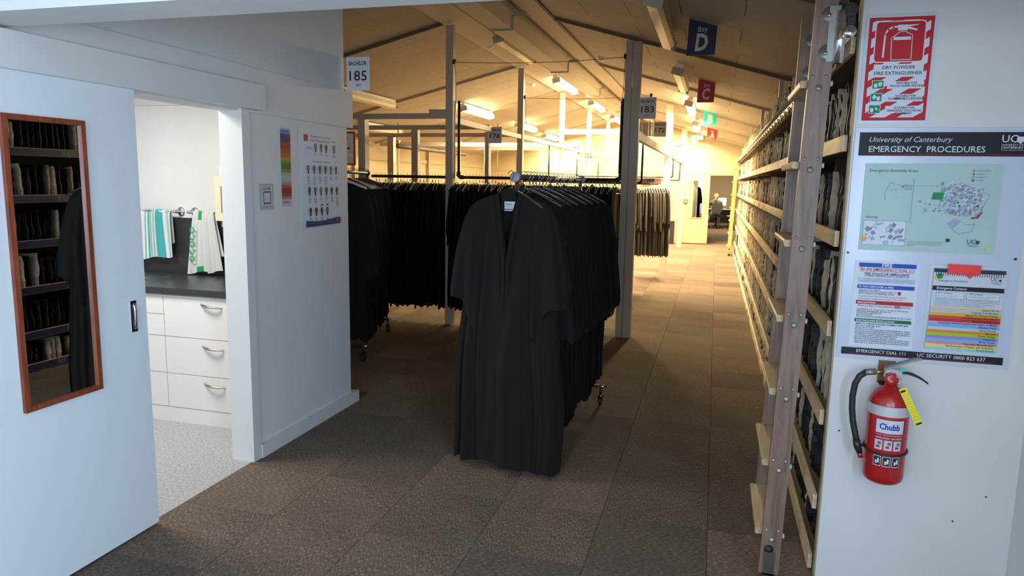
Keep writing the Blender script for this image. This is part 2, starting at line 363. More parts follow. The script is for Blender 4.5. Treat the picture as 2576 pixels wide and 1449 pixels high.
# roof: two slopes, tiles, rafters, ridge box
cl = MB()
def slab(b, xa, za, xb, zb, y0, y1, t, mt, up=True):
    b.hexa([(xa, y0, za), (xb, y0, zb), (xb, y1, zb), (xa, y1, za), (xa, y0, za+t), (xb, y0, zb+t), (xb, y1, zb+t), (xa, y1, za+t)], mt)
slab(cl, -2.25, zr(-2.25)+0.012, XR+0.1, zr(XR+0.1)+0.012, 1.99, YB, 0.1, CEILM)
slab(cl, XL-0.1, zl(XL-0.1)+0.012, -2.25, zl(-2.25)+0.012, 1.99, YB, 0.1, CEILM)
ceiling = struct('ceiling', cl)
def tiles(side):
    x_list = []
    if side == 'r': a, bnd, n, fn = -1.68, XR, 3, zr
    else: a, bnd, n, fn = XL, -2.90, 4, zl
    w = (bnd-a)/n; row = 0; y = 2.0; dy = 0.483333
    cache = {}
    for yi in range(38):
        off = (yi % 2)*w*0.5
        xs = [a]+[a+off+w*k for k in range(0 if off else 1, n)]+[bnd]
        xs = sorted(set(round(q, 4) for q in xs))
        for x0, x1 in zip(xs, xs[1:]):
            if x1-x0 < 0.05: continue
            key = (round(x1-x0, 3))
            if key not in cache:
                sl = (fn(1)-fn(0)); q = 0.0025; L = x1-x0
                bb = MB(); bb.hexa([(q, q, sl*q), (L-q, q, sl*(L-q)), (L-q, dy-q, sl*(L-q)), (q, dy-q, sl*q), (q, q, sl*q+0.0115), (L-q, q, sl*(L-q)+0.0115), (L-q, dy-q, sl*(L-q)+0.0115), (q, dy-q, sl*q+0.0115)], CEILM)
                cache[key] = bb.mesh('ceiling_tile')
            link('ceiling_tile', cache[key], ceiling, (x0, y+yi*dy, fn(x0)))
tiles('r'); tiles('l')
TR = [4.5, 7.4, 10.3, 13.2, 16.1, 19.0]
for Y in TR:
    RF = mat('rafter_shaded', (0.15, 0.11, 0.075), 0.7) if Y < 9 else CEILM  # same paint throughout; near rafters coloured darker to paint in their backlit shade
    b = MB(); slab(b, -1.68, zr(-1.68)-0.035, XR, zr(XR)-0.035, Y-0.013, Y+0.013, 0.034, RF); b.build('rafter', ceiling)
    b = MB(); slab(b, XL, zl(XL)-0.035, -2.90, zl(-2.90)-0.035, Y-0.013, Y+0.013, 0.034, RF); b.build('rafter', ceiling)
b = MB(); slab(b, -2.0, zr(-2.0)-0.03, -1.70, zr(-1.70)-0.03, 2.0, YB, 0.029, CEILW); b.build('ridge_strip', ceiling)
b = MB(); slab(b, -2.89, zl(-2.89)-0.03, -2.60, zl(-2.60)-0.03, 2.0, YB, 0.029, CEILW); b.build('ridge_strip', ceiling)
ys = [2.0]+TR[0:]+[YB]
for y0, y1 in zip(ys, ys[1:]):
    b = MB(); b.box((-2.36, y0+0.012, 3.165), (-2.13, y1-0.012, 3.40), CEILW)
    b.box((-2.39, y0+0.012, 3.30), (-2.10, y1-0.012, 3.33), CEILW)
    for k in range(5):
        yy = y0+(k+0.5)*(y1-y0)/5; b.tube([(-2.145, yy, 3.1655), (-2.145, yy, 3.163)], 0.007, 6, BLACKM)
    b.build('ridge_box', ceiling)
for Y in TR:
    b = MB(); b.box((-2.375, Y-0.012, 3.150), (-2.115, Y+0.012, 3.34), CEILM); b.box((-2.115, Y-0.012, 3.29), (-1.98, Y+0.012, 3.33), CEILM); b.build('ridge_collar', ceiling)

# ------------------------------------------------------------------ SLIDING DOOR
door = thing('door_1', None, None, (-2.40, 1.62, 0)); door['kind'] = 'structure'
DW = 2.552-1.62
MB().box((-0.045, 0, 0.012), (0.0, DW, 1.97), WALLD).build('door_leaf', door)
def mirror_frame(name, parent, y0, z0, y1, z1, w, tmat, plane='X', t=0.016):
    def bx(a0, b0, a1, b1, d0, d1, mt):
        b = MB()
        if plane == 'X': b.box((d0, a0, b0), (d1, a1, b1), mt)
        else: b.box((a0, -d0, b0), (a1, -d1, b1), mt)
        return b
    fr = []
    for a0, b0, a1, b1 in ((y0, z0, y0+w, z1), (y1-w, z0, y1, z1), (y0+w, z0, y1-w, z0+w), (y0+w, z1-w, y1-w, z1)):
        bx(a0, b0, a1, b1, 0.0, t, tmat).build('frame', parent)
    bx(y0+w, z0+w, y1-w, z1-w, 0.0, 0.006, MIRROR).build('mirror_glass', parent)
mir = thing('wall_mirror', 'tall narrow mirror in a reddish wooden frame on the white sliding door', 'mirror', (-2.3995, 0, 0))
mirror_frame('m', mir, 1.936, 0.728, 2.280, 1.806, 0.020, REDWOOD)
hd = thing('flush_pull', 'chrome recessed pull handle at the edge of the white sliding door', 'door handle', (-2.3995, 2.476, 0.995))
b = MB()
hw, hh = 0.0165, 0.068
for a in ((-hw, -hh, hw, -hh+0.012), (-hw, hh-0.012, hw, hh), (-hw, -hh+0.012, -hw+0.004, hh-0.012), (hw-0.004, -hh+0.012, hw, hh-0.012)):
    b.box((0, a[0], a[1]), (0.003, a[2], a[3]), CHROME)
b.build('face_plate', hd)
MB().box((0.0003, -hw+0.004, -hh+0.012), (0.0012, hw-0.004, hh-0.012), BLACKM).build('recess', hd)
b = MB(); b.tube([(0.001, 0.003, z*0.01) for z in (-5.6,)]+[(0.003+0.0035*math.cos(z/5.6*1.57), 0.004, z*0.01) for z in (-4, -2, 0, 2, 4)]+[(0.001, 0.003, 0.056)], 0.0075, 8, CHROME); b.build('grip', hd)
struct('trim_3', MB().box((-2.437, 1.35, 1.958), (-2.375, 3.445, 2.090), TRIMW))   # pelmet over the sliding track

# ------------------------------------------------------------------ KITCHEN
kc = thing('base_cabinet', 'white base cabinet of three deep drawers under the dark kitchen bench, beside the door jamb', 'cabinet', (-3.384, 3.76, 0))
def cabinet(root, x0, x1, zs, hx, knob=False):
    MB().box((x0, 0.0, 0.10), (x1, 0.585, 0.852), CAB).build('carcass', root)
    MB().box((x0, -0.016, 0.0), (x1, 0.55, 0.098), CAB).build('kickboard', root)
    for z0, z1 in zs:
        d = MB().box((x0+0.0015, -0.0185, z0+0.0018), (x1-0.0015, -0.0005, z1-0.0018), CAB).build('drawer_front', root)
        if not knob:
            hz = z1-0.06; n = 10; pts = []
            for k in range(n+1):
                t = k/n; pts.append((hx+t*0.155, -0.0185-0.028*math.sin(math.pi*t)**0.6, hz+0.012-0.016*t))
            MB().tube(pts, [0.004+0.005*math.sin(math.pi*(0.15+0.85*k/n)) for k in range(n+1)], 8, NICKEL).build('handle', d, label='brushed nickel bow handle')
        else:
            MB().lathe([(0.004, 0), (0.010, 0.012), (0.008, 0.018)], 10, NICKEL, Matrix.Translation((hx, -0.0185, z1-0.07)) @ Matrix.Rotation(math.radians(90), 4, 'X')).build('knob', d)
cabinet(kc, 0.0, 0.597, [(0.573, 0.845), (0.328, 0.573), (0.10, 0.328)], 0.288)
kc2 = thing('base_cabinet', 'narrow white base cabinet of four drawers beside the sliding door edge', 'cabinet', (-3.384, 3.76, 0))
cabinet(kc2, -0.45, -0.001, [(0.716, 0.845), (0.573, 0.716), (0.328, 0.573), (0.10, 0.328)], -0.165, True)
wt = MB().box((-4.3, 3.722, 0.853), (-2.787, 4.3595, 0.893), BENCH)
wt.build('worktop', label='dark charcoal laminate kitchen worktop over the white drawers', cat='worktop')
MB().box((-4.6, 4.342, 0.8935), (-2.787, 4.3595, 1.300), SPLASH).build('splashback', label='dark charcoal splashback panel behind the hanging tea towels', cat='splashback')
struct('wall_kitchen_right', MB().box((-2.785, 3.6, 0), (-2.575, 4.36, 2.42), WALLW))
sk = thing('kitchen_sink', 'stainless steel sink rim set in the dark worktop', 'sink', (-4.0, 4.02, 0.893))
b = MB(); x1 = 0.29
for a in ((-0.3, -0.21, x1, -0.185), (-0.3, 0.185, x1, 0.21), (x1-0.22, -0.185, x1, 0.185), (-0.3, -0.185, -0.28, 0.185)): b.box((a[0], a[1], 0), (a[2], a[3], 0.006), STEEL)
b.build('rim', sk); MB().box((-0.28, -0.185, 0.0005), (x1-0.22, 0.185, 0.002), STEEL).build('basin', sk)
for name, lab, xs, fx in (('towel_rail', 'chrome towel rail holding the teal striped towel', (-4.35, -3.74), -3.74), ('towel_rail', 'chrome towel rail holding the white and green towel', (-3.62, -3.2), -3.62)):
    t = thing(name, lab, 'towel rail', (0, 0, 0))
    MB().tube([(xs[0], 4.295, 1.345), (xs[1], 4.295, 1.345)], 0.0065, 8, CHROME).build('bar', t)
    for fxx in xs:
        M = Matrix.Translation((fxx, 4.36, 1.345)) @ Matrix.Rotation(math.radians(90), 4, 'X')
        MB().lathe([(0.034, 0.0), (0.034, 0.006), (0.026, 0.012), (0.012, 0.016), (0.011, 0.075), (0.004, 0.078)], 18, CHROME, M).build('flange', t)
def towel(name, label, xa, xb, ztop, zb, yy, colorfn, nfold, wtop=None, seed=0, spread=0.0, zb2=None):
    r = random.Random(seed); mb = MB(); nu, nv = 48, 22; mats_ = {}
    vs = []; cols = []
    ph = r.random()*6
    for side in (0, 1):
        for j in range(nv+1):
            t = j/nv
            for i in range(nu+1):
                u = i/nu
                xm = (xa+xb)/2; hwid = (xb-xa)/2*((wtop if wtop else 1.0)*(1-t)+(1.0+spread)*t)
                x = xm+(u*2-1)*hwid + 0.01*math.sin(u*9+ph)*t
                zbot = zb+(0.0 if not zb2 else (zb2-zb)*u)+0.008*math.sin(u*11+ph)
                z = ztop+(zbot-ztop)*t
                if side: z = ztop+(zbot+0.10-ztop)*t
                y = yy+(-0.012 if side == 0 else 0.012)*min(1, 0.5+t*3)+(0.5+0.5*t)*0.012*math.sin(u*nfold+ph)*(1 if side == 0 else 0.4)
                if j == 0: y = yy; z = ztop+0.006
                vs.append((x, y, z))
    N = (nu+1)*(nv+1)
    for side in (0, 1):
        for j in range(nv):
            for i in range(nu):
                a = side*N+j*(nu+1)+i; q = (a, a+1, a+nu+2, a+nu+1)
                mt = colorfn((i+0.5)/nu, (j+0.5)/nv)
                mb.f.append(list(q)); mb.m.append(mb.mi(mt)); mb.sm.append(True)
    mb.v = vs
    return mb.build(name, label=label, cat='towel')
TW = mat('towel_white', (0.62, 0.64, 0.62), 0.9, bump=0.4, bscale=300); TT = mat('towel_teal', (0.05, 0.33, 0.34), 0.9, bump=0.4, bscale=300)
TL = mat('towel_pale_teal', (0.30, 0.52, 0.52), 0.9, bump=0.4, bscale=300); TG = mat('towel_green', (0.02, 0.32, 0.12), 0.9, bump=0.4, bscale=300)
def stripes(u, v):
    s = u
    for a, b_, m_ in ((0, .06, TT), (.06, .09, TW), (.09, .12, TT), (.12, .15, TW), (.15, .18, TL), (.18, .21, TW), (.21, .24, TT), (.24, .36, TW), (.36, .385, TT), (.385, .42, TW), (.42, .45, TT), (.45, .48, TW), (.48, .51, TT), (.51, .56, TW), (.56, .585, TT), (.585, .62, TW), (.62, .79, TT), (.79, .87, TW), (.87, .93, TL), (.93, 1.01, TW)):
        if a <= s < b_: return m_
    return TW
towel('tea_towel', 'teal and white striped tea towel hanging on the left chrome rail', -4.12, -3.775, 1.352, 0.985, 4.295, stripes, 15, 1.0, 3, 0.12, 1.02)
def green(u, v):
    return TG if 0.26 < u < 0.42 and (v < 0.15 or v > 0.90) else TW
gt = towel('tea_towel', 'white tea towel with green lettering hanging on the right chrome rail', -3.62, -3.36, 1.352, 0.908, 4.290, green, 22, 0.62, 5, 0.1, 0.93)
p = planeY(4.252); p.V = Vector((0, 0, 1))
for k, ch in enumerate('OCOCO'):
    pr_ = Print((0, 0, 1), (-1, 0, 0), (0, 4.262-0.003*k, 0)); pr_.U = Vector((0, 0, 1)); pr_.V = Vector((-1, 0, 0)); pr_.N = Vector((0, -1, 0)); pr_.mb = p.mb; pr_.layer = k
    pr_.text(ch, 0.99+k*0.052, 3.565-k*0.006, size=0.06, mt=TG, bold=0.02)
p.mb.build('lettering', gt)
wu = thing('wall_dispenser', 'cream plastic wall unit with a dark window above the towel rails', 'dispenser', (-3.235, 4.36, 1.30))
b = MB(); b.prism([(-0.085, 0), (0.3, 0), (0.3, -0.20), (-0.055, -0.20), (-0.085, -0.14)], 0, 0.30, mat('cream_plastic', (0.70, 0.64, 0.46), 0.35)); b.build('casing', wu)
MB().box((0.0, -0.206, 0.055), (0.28, -0.2005, 0.235), BLACKP).build('window', wu)
MB().box((-0.055, -0.14, -0.045), (0.3, -0.0005, -0.001), WHITE).box((-0.03, -0.145, -0.032), (0.3, -0.1405, -0.014), BLACKP).build('lower_tray', wu)
MB().box((-0.055, -0.14, 0.301), (0.3, -0.0005, 0.375), WHITE).box((-0.03, -0.145, 0.316), (0.3, -0.1405, 0.345), BLACKP).build('upper_vent', wu)

# ------------------------------------------------------------------ NOTICES ON THE RIGHT PARTITION
YP = 2.992
GLOSS = mat('laminate_sheet', srgb(205, 212, 226), 0.25)
def poster_rect(pr, x0, y0, x1, y1, mt, Y=None):
    u0, v1 = pY(x0, y0, Y or YP); u1, v0 = pY(x1, y1, Y or YP); pr.rect(u0, v0, u1, v1, mt); return u0, v0, u1, v1
RED = ink(190, 32, 42); GRN = ink(20, 130, 84); NAVY = ink(24, 30, 60); PAPER = ink(214, 220, 232); BLK = ink(30, 29, 34)
# dry powder sign
u0, v0, u1, v1 = 0.508, 1.849, 0.722, 2.217
W_, H_ = u1-u0, v1-v0
sg = MB().box((u0-0.012, YP-0.004, v0-0.012), (u1+0.010, YP-0.0002, v1+0.010), GLOSS).build('fire_extinguisher_sign', label='red and white striped dry powder fire extinguisher sign above the black-headed board', cat='sign')
P = planeY(YP-0.004); P.rect(u0, v0, u1, v1, RED)
def S(a, b_): return (u0+a*W_, v0+b_*H_)
def clipband(c, w):   # diagonal white band a,b in sign units (aspect aware), clipped to the inner rect
    ins = (0.05, 0.03, 0.95, 0.97); k = 0.62*W_/H_*1.0
    # band: b - k*a between c and c+w
    pts = []
    def clip(poly, f):
        out = []
        for i in range(len(poly)):
            p0, p1 = poly[i], poly[(i+1) % len(poly)]; f0, f1 = f(p0), f(p1)
            if f0 >= 0: out.append(p0)
            if (f0 < 0) != (f1 < 0):
                t = f0/(f0-f1); out.append((p0[0]+t*(p1[0]-p0[0]), p0[1]+t*(p1[1]-p0[1])))
        return out
    poly = [(ins[0], ins[1]), (ins[2], ins[1]), (ins[2], ins[3]), (ins[0], ins[3])]
    poly = clip(poly, lambda p: p[1]-k*p[0]-c)
    if poly: poly = clip(poly, lambda p: c+w-(p[1]-k*p[0]))
    return poly
P.layer += 1
for i in range(-3, 9):
    po = clipband(-0.26+i*0.158, 0.088)
    if len(po) > 2: P.poly([S(*q) for q in po], PAPER, 0.0012)
def rr(a0, b0, a1, b1, r, mt, d):
    pts = []; ry = r*W_/H_
    for cx, cy, s in ((a1-r, b1-ry, 0), (a0+r, b1-ry, 90), (a0+r, b0+ry, 180), (a1-r, b0+ry, 270)):
        for k in range(5):
            an = math.radians(s+k*22.5); pts.append(S(cx+r*math.cos(an), cy+ry*math.sin(an)))
    P.poly(pts, mt, d)
rr(0.10, 0.565, 0.885, 0.965, 0.06, PAPER, 0.0015); rr(0.118, 0.575, 0.867, 0.955, 0.05, RED, 0.0018)
P.poly([S(*q) for q in ((0.125, 0.425), (0.90, 0.425), (0.90, 0.55), (0.125, 0.55))], PAPER, 0.0016)
def line(pts, w, mt, d):
    for (a, b_), (c, e) in zip(pts, pts[1:]):
        A = Vector(S(a, b_)); B = Vector(S(c, e)); t = (B-A).normalized(); n = Vector((-t.y, t.x))*w; A -= t*w*0.6; B += t*w*0.6
        P.poly([tuple(A+n), tuple(B+n), tuple(B-n), tuple(A-n)], mt, d)
line([(0.38, 0.59), (0.36, 0.80), (0.49, 0.86), (0.57, 0.86), (0.68, 0.825), (0.69, 0.59), (0.38, 0.59)], 0.0012, PAPER, 0.0021)
line([(0.25, 0.62), (0.26, 0.84), (0.30, 0.885), (0.38, 0.905), (0.50, 0.91)], 0.0030, PAPER, 0.0021)
for q in (((0.45, 0.87), (0.60, 0.87), (0.60, 0.925), (0.45, 0.925)), ((0.60, 0.885), (0.75, 0.865), (0.75, 0.88), (0.60, 0.91)), ((0.60, 0.905), (0.76, 0.918), (0.76, 0.926), (0.60, 0.922)), ((0.395, 0.78), (0.66, 0.78), (0.66, 0.81), (0.395, 0.81))):
    P.poly([S(*k) for k in q], PAPER, 0.0022)
P.layer = 24
P.text('DRY POWDER', *S(0.26, 0.502), S(0.77, 0)[0], mt=NAVY); P.text('FIRE EXTINGUISHER', *S(0.14, 0.445), S(0.885, 0)[0], mt=NAVY)
for k, (t1, t2, t3) in enumerate((('SUITABLE FOR', 'WOOD PAPER TEXTILES', ''), ('SUITABLE FOR', 'FLAMMABLE LIQUIDS', ''), ('SUITABLE FOR', 'ENERGISED ELECTRICAL', 'EQUIPMENT'))):
    vy = (0.355, 0.23, 0.115)[k]
    P.poly([S(*q) for q in ((0.36, vy-0.045), (0.93, vy-0.045), (0.93, vy+0.028), (0.36, vy+0.028))], PAPER, 0.0024)
    P.layer = 30
    P.text(t1, *S(0.50, vy), S(0.82, 0)[0], mt=NAVY, bold=0.01); P.text(t2, *S(0.40, vy-0.028), S(0.93, 0)[0], mt=NAVY, bold=0.01)
    if t3: P.text(t3, *S(0.52, vy-0.055), S(0.78, 0)[0], mt=NAVY, bold=0.01)
    a0 = 0.13-0.012*k
    P.poly([S(*q) for q in ((a0-0.01, vy-0.045), (a0+0.18, vy-0.045), (a0+0.18, vy+0.040), (a0-0.01, vy+0.040))], PAPER, 0.0026)
    P.poly([S(*q) for q in ((a0, vy-0.040), (a0+0.17, vy-0.040), (a0+0.17, vy+0.035), (a0, vy+0.035))], GRN, 0.0028)
    ic = [((0.10, -0.02), (0.14, -0.02), (0.155, 0.02), (0.085, 0.02)), ((0.02, -0.005), (0.06, -0.025), (0.09, 0.005), (0.05, 0.028)), ((0.09, 0.0), (0.14, -0.02), (0.145, -0.01), (0.10, 0.022))][k]
    P.poly([S(a0+q[0], vy+q[1]) for q in ic], PAPER, 0.0030)
    c = S(a0+(0.05, 0.12, 0.045)[k], vy-0.012); P.disc(c[0], c[1], 0.0065, PAPER, 9, 0.0031, 0.0085)
P.build('printed_face', sg)

nb = thing('notice_board', 'large white acrylic emergency procedures board above the red fire extinguisher', 'notice board', (0, 0, 0))
MB().box((0.492, YP-0.006, 0.940), (1.078, YP-0.0004, 1.822), mat('acrylic_board', srgb(200, 207, 224), 0.22)).build('backing_board', nb)
YF = YP-0.006
P = planeY(YF); P.rect(0.508, 1.720, 1.068, 1.806, BLK)
P.text('University of Canterbury', *pY(2187, 357, YF), pY(2396, 357, YF)[0], mt=PAPER, shear=0.3)
P.text('EMERGENCY  PROCEDURES', *pY(2185, 382, YF), pY(2478, 382, YF)[0], mt=PAPER, bold=0.008)
a = pY(2184, 387, YF); P.rect(a[0], a[1]-0.0015, 1.055, a[1], RED)
P.text('UC', *pY(2520, 358, YF), pY(2560, 358, YF)[0], mt=PAPER, bold=0.01)
P.poly([(1.022, 1.790), (1.046, 1.790), (1.046, 1.775), (1.034, 1.764), (1.022, 1.775)], PAPER)
P.text('UNIVERSITY OF', *pY(2519, 367, YF), pY(2574, 367, YF)[0], mt=PAPER); P.text('CANTERBURY', *pY(2518, 374, YF), pY(2574, 374, YF)[0], mt=PAPER, bold=0.01)
P.text('Te Whare Wananga o Waitaha', *pY(2518, 379, YF), pY(2574, 379, YF)[0], mt=PAPER)
P.build('header_strip', nb)
P = planeY(YF)
a = pY(2110, 878, YF); b_ = pY(2523, 920, YF); P.rect(0.508, 0.955, 1.062, 0.983, BLK)
P.text('EMERGENCY DIAL 111', 0.562, 0.965, 0.735, mt=PAPER, bold=0.005); P.text('UC SECURITY 0800 823 637', 0.775, 0.965, 1.005, mt=PAPER, bold=0.005)
P.rect(0.535, 0.959, 1.03, 0.9605, RED); P.build('footer_strip', nb)
for x, y in ((2133, 635), (2554, 652)):
    u, v = pY(x, y, YF); MB().tube([(u, YF, v), (u, YF-0.005, v)], 0.0045, 10, BLACKP).build('screw', nb)
# map sheet
MAPC = ink(178, 204, 200); LNE = ink(132, 138, 158); ROOMS = ink(168, 168, 196)
P = planeY(YF-0.003); mu0, mv0, mu1, mv1 = 0.537, 1.366, 0.990, 1.692
bb = MB().box((mu0, YF-0.003, mv0), (mu1, YF-0.0004, mv1), MAPC).build('map_sheet', nb, label='pale green sheet with the emergency assembly map')
mw, mh = mu1-mu0, mv1-mv0
def Q(a, b_): return (mu0+a*mw, mv0+b_*mh)
P.text('Emergency Assembly Areas', *Q(0.035, 0.905), Q(0.395, 0)[0], mt=ink(60, 66, 74))
P.text('Wairarapa', *Q(0.03, 0.375), Q(0.125, 0)[0], mt=ink(60, 66, 74), bold=0.01)
P.poly([Q(*q) for q in ((0.02, 0.06), (0.345, 0.06), (0.345, 0.345), (0.02, 0.345))], LNE); P.poly([Q(*q) for q in ((0.023, 0.064), (0.342, 0.064), (0.342, 0.341), (0.023, 0.341))], PAPER)
r = random.Random(5)
def bld(a, b_, s, mt=LNE):
    an = r.choice((0, 0.5, 1.1, 0.25)); w = s*(0.5+r.random()); h = s*(0.3+0.6*r.random())
    pts = []
    for dx, dy in ((-w, -h), (w, -h), (w, h), (-w, h)):
        pts.append(Q(a+(dx*math.cos(an)-dy*math.sin(an)), b_+(dx*math.sin(an)+dy*math.cos(an))*1.4))
    P.poly(pts, mt, 0.0014+0.00001*r.randint(0, 40))
for k in range(26): bld(0.04+0.28*r.random(), 0.09+0.22*r.random(), 0.018, r.choice((ROOMS, LNE, MAPC)))
for k in range(230):
    a = r.random(); b_ = r.random()
    if 0.17 < a < 0.33 and 0.6 < b_ < 0.77: bld(a, b_, 0.008, r.choice((LNE, ROOMS)))
    elif 0.37 < a < 0.57 and 0.45 < b_ < 0.58: bld(a, b_, 0.008)
    elif 0.50 < a < 0.60 and 0.73 < b_ < 0.80: bld(a, b_, 0.007)
for k in range(420):
    a = 0.58+0.30*r.random(); b_ = 0.42+0.38*r.random()
    if b_ < 0.80-0.35*max(0, a-0.66) and b_ > 0.42+0.2*max(0, 0.7-a)*1.5: bld(a, b_, 0.008, r.choice((LNE, ROOMS, LNE, PAPER)))
P.layer = 5
P.poly([Q(*q) for q in ((0.31, 0.70), (0.36, 0.70), (0.36, 0.76), (0.30, 0.77))], ROOMS); P.poly([Q(*q) for q in ((0.64, 0.33), (0.69, 0.28), (0.745, 0.36), (0.69, 0.39))], ROOMS)
P.layer = 12
P.poly([Q(*q) for q in ((0.51, 0.60), (0.59, 0.60), (0.60, 0.68), (0.52, 0.68))], ink(36, 140, 82), 0.0022)
P.poly([Q(*q) for q in ((0.81, 0.39), (0.86, 0.40), (0.89, 0.47), (0.88, 0.475), (0.845, 0.415), (0.81, 0.41))], ink(186, 44, 60), 0.0022)
P.poly([Q(*q) for q in ((0.285, 0.725), (0.293, 0.725), (0.296, 0.75), (0.288, 0.75))], ink(186, 44, 60), 0.0022)
for pts in (((0.37, 0.33), (0.37, 0.83)), ((0.20, 0.78), (0.30, 0.745), (0.46, 0.75), (0.58, 0.76)), ((0.57, 0.45), (0.58, 0.75)), ((0.17, 0.58), (0.16, 0.66), (0.20, 0.79)), ((0.66, 0.30), (0.73, 0.22), (0.83, 0.25), (0.84, 0.35)), ((0.70, 0.80), (0.93, 0.66), (0.85, 0.42)), ((0.86, 0.33), (0.76, 0.33))):
    for (a0, b0), (a1, b1) in zip(pts, pts[1:]):
        A = Vector(Q(a0, b0)); B = Vector(Q(a1, b1)); t = (B-A).normalized(); n = Vector((-t.y, t.x))*0.0006
        P.poly([tuple(A+n), tuple(B+n), tuple(B-n), tuple(A-n)], LNE, 0.0019)
for k, (c, t) in enumerate(((ink(40, 150, 110), 'Earthquake Assembly Area'), (RED, 'Fire Assembly Area'), (ink(230, 150, 70), 'Post Earthquake Area'), (ink(50, 110, 190), 'Security Base'))):
    q = Q(0.795, 0.925-0.035*k); P.disc(q[0], q[1], 0.0045, c, 4 if k < 2 else 12); P.text(t, *Q(0.815, 0.92-0.035*k), Q(0.815+0.004*len(t), 0)[0], size=0.008, mt=LNE)
q = Q(0.03, 0.13); P.disc(q[0], q[1], 0.0105, ink(226, 170, 84), 12)
q = Q(0.955, 0.055); P.disc(q[0], q[1], 0.0065, ink(226, 214, 100), 12)
for k in range(4): q = Q(0.36, 0.115-0.017*k); P.rect(q[0], q[1], Q(0.62 if k < 3 else 0.42, 0)[0], q[1]+0.0012, LNE)
P.text('UC', *Q(0.80, 0.115), Q(0.865, 0)[0], mt=ink(60, 66, 74)); P.text('UNIVERSITY OF', *Q(0.80, 0.098), Q(0.885, 0)[0], mt=LNE); P.text('CANTERBURY', *Q(0.80, 0.078), Q(0.885, 0)[0], mt=LNE, bold=0.01)
q = Q(0.875, 0.13); P.poly([(q[0]-0.006, q[1]+0.006), (q[0]+0.006, q[1]+0.006), (q[0]+0.006, q[1]-0.002), (q[0], q[1]-0.008), (q[0]-0.006, q[1]-0.002)], ink(60, 66, 74))
q = Q(0.645, 0.125); P.rect(q[0], q[1], q[0]+0.013, q[1]+0.012, ink(70, 50, 80))
P.mb.build('map_print', bb)
# fire sheet
fu0, fv0, fu1, fv1 = 0.545, 0.995, 0.745, 1.318
bb = MB().box((fu0-0.014, YF-0.002, fv0-0.006), (fu1+0.010, YF-0.0004, fv1+0.006), PAPER).build('fire_sheet', nb)
P = planeY(YF-0.002); P.maxu = 0.742
fw, fh = fu1-fu0, fv1-fv0
def Q(a, b_): return (fu0+a*fw, fv0+b_*fh)
BLU = ink(36, 82, 176); NVT = ink(44, 48, 84)
def bar(b0, b1, c): P.poly([Q(0, b0), Q(0.99, b0), Q(0.99, b1), Q(0, b1)], c)
bar(0.945, 0.995, BLU); P.text('FIRE', *Q(0.40, 0.952), Q(0.58, 0)[0], mt=PAPER, bold=0.03)
P.text('IN AN EMERGENCY DIAL 111', *Q(0.03, 0.905), Q(0.96, 0)[0], mt=RED, bold=0.015); P.text('TELL THE OPERATOR THE SERVICE YOU NEED MOST URGENTLY', *Q(0.03, 0.888), Q(0.96, 0)[0], mt=RED)
P.text('FIRE, POLICE OR AMBULANCE', *Q(0.11, 0.855), Q(0.88, 0)[0], mt=NVT, bold=0.02); P.text('UC SECURITY EMERGENCY LINE 0111 OR 0800 823 637', *Q(0.11, 0.835), Q(0.88, 0)[0], mt=NVT, bold=0.02)
P.poly([Q(0, 0.76), Q(0.99, 0.76), Q(0.99, 0.82), Q(0, 0.82)], ink(190, 198, 218)); P.text('IF YOU ARE TEACHING IN THIS SPACE YOU ARE THE WARDEN', *Q(0.08, 0.795), Q(0.94, 0)[0], mt=LNE); P.text('FAMILIARISE YOURSELF WITH THESE EVACUATION PROCEDURES', *Q(0.05, 0.772), Q(0.96, 0)[0], mt=LNE)
bar(0.69, 0.735, BLU); P.text('IF YOU DISCOVER A FIRE', *Q(0.03, 0.700), Q(0.63, 0)[0], mt=PAPER, bold=0.025)
for k, t in enumerate(('Operate Fire Alarm.', 'Telephone the Fire Service: Dial 111', 'Give Location and Building Name:')): P.text(t, *Q(0.03, 0.665-0.022*k), size=0.0092, mt=NVT)
q = Q(0.74, 0.645); P.disc(q[0], q[1], 0.0055, RED, 10, None, 0.008)
P.text('Wairarapa (Oxford) - Block 3, Dovedale Ave, Ilam, Christchurch', *Q(0.03, 0.59), Q(0.86, 0)[0], mt=RED); P.text('Do not attempt to extinguish the Fire unless it is safe to do so', *Q(0.03, 0.562), Q(0.82, 0)[0], mt=NVT)
bar(0.50, 0.545, RED); P.text('EVACUATION', *Q(0.03, 0.510), Q(0.34, 0)[0], mt=PAPER, bold=0.03)
for k, t in enumerate(('When you hear an Alarm leave by the nearest Exit', '', 'ASSEMBLE AT: Grass Area - South of Wairarapa', 'Evacuate immediately do not run', 'Close doors behind you', 'Do not use lifts', 'Do not re-enter the Building/Facility until the all clear is given')):
    if t: P.text(t, *Q(0.03, 0.472-0.0215*k), size=0.0090, mt=RED if k == 2 else NVT)
q = Q(0.68, 0.468); P.rect(q[0], q[1], q[0]+0.018, q[1]+0.009, ink(110, 130, 130))
bar(0.285, 0.325, ink(24, 112, 66)); P.text('EARTHQUAKE EVACUATION', *Q(0.03, 0.292), Q(0.70, 0)[0], mt=PAPER, bold=0.025)
P.text('REFER TO THE EARTHQUAKE ASSEMBLY AREA MAP', *Q(0.03, 0.255), Q(0.95, 0)[0], mt=NVT, bold=0.01)
for k, t in enumerate(('Plan your local safe zone', 'Drop, cover, hold.', 'Do not try to move around when the Building/Facility is shaking', 'If necessary, leave the Building/Facility when the shaking has stopped', 'Evacuate to the holding area if nearby to find assistance', 'or directly to Ilam Centre Assembly Area.', 'Do not isolate yourself, stay with others.', 'Be aware of potential hazards (glass, trees and power lines)', 'Do not re-enter any Building/Facility unless the all clear has been given', 'When safe to do so go to the assembly area and await instruction.')):
    P.text(t, *Q(0.03, 0.230-0.0225*k), size=0.0088, mt=NVT)
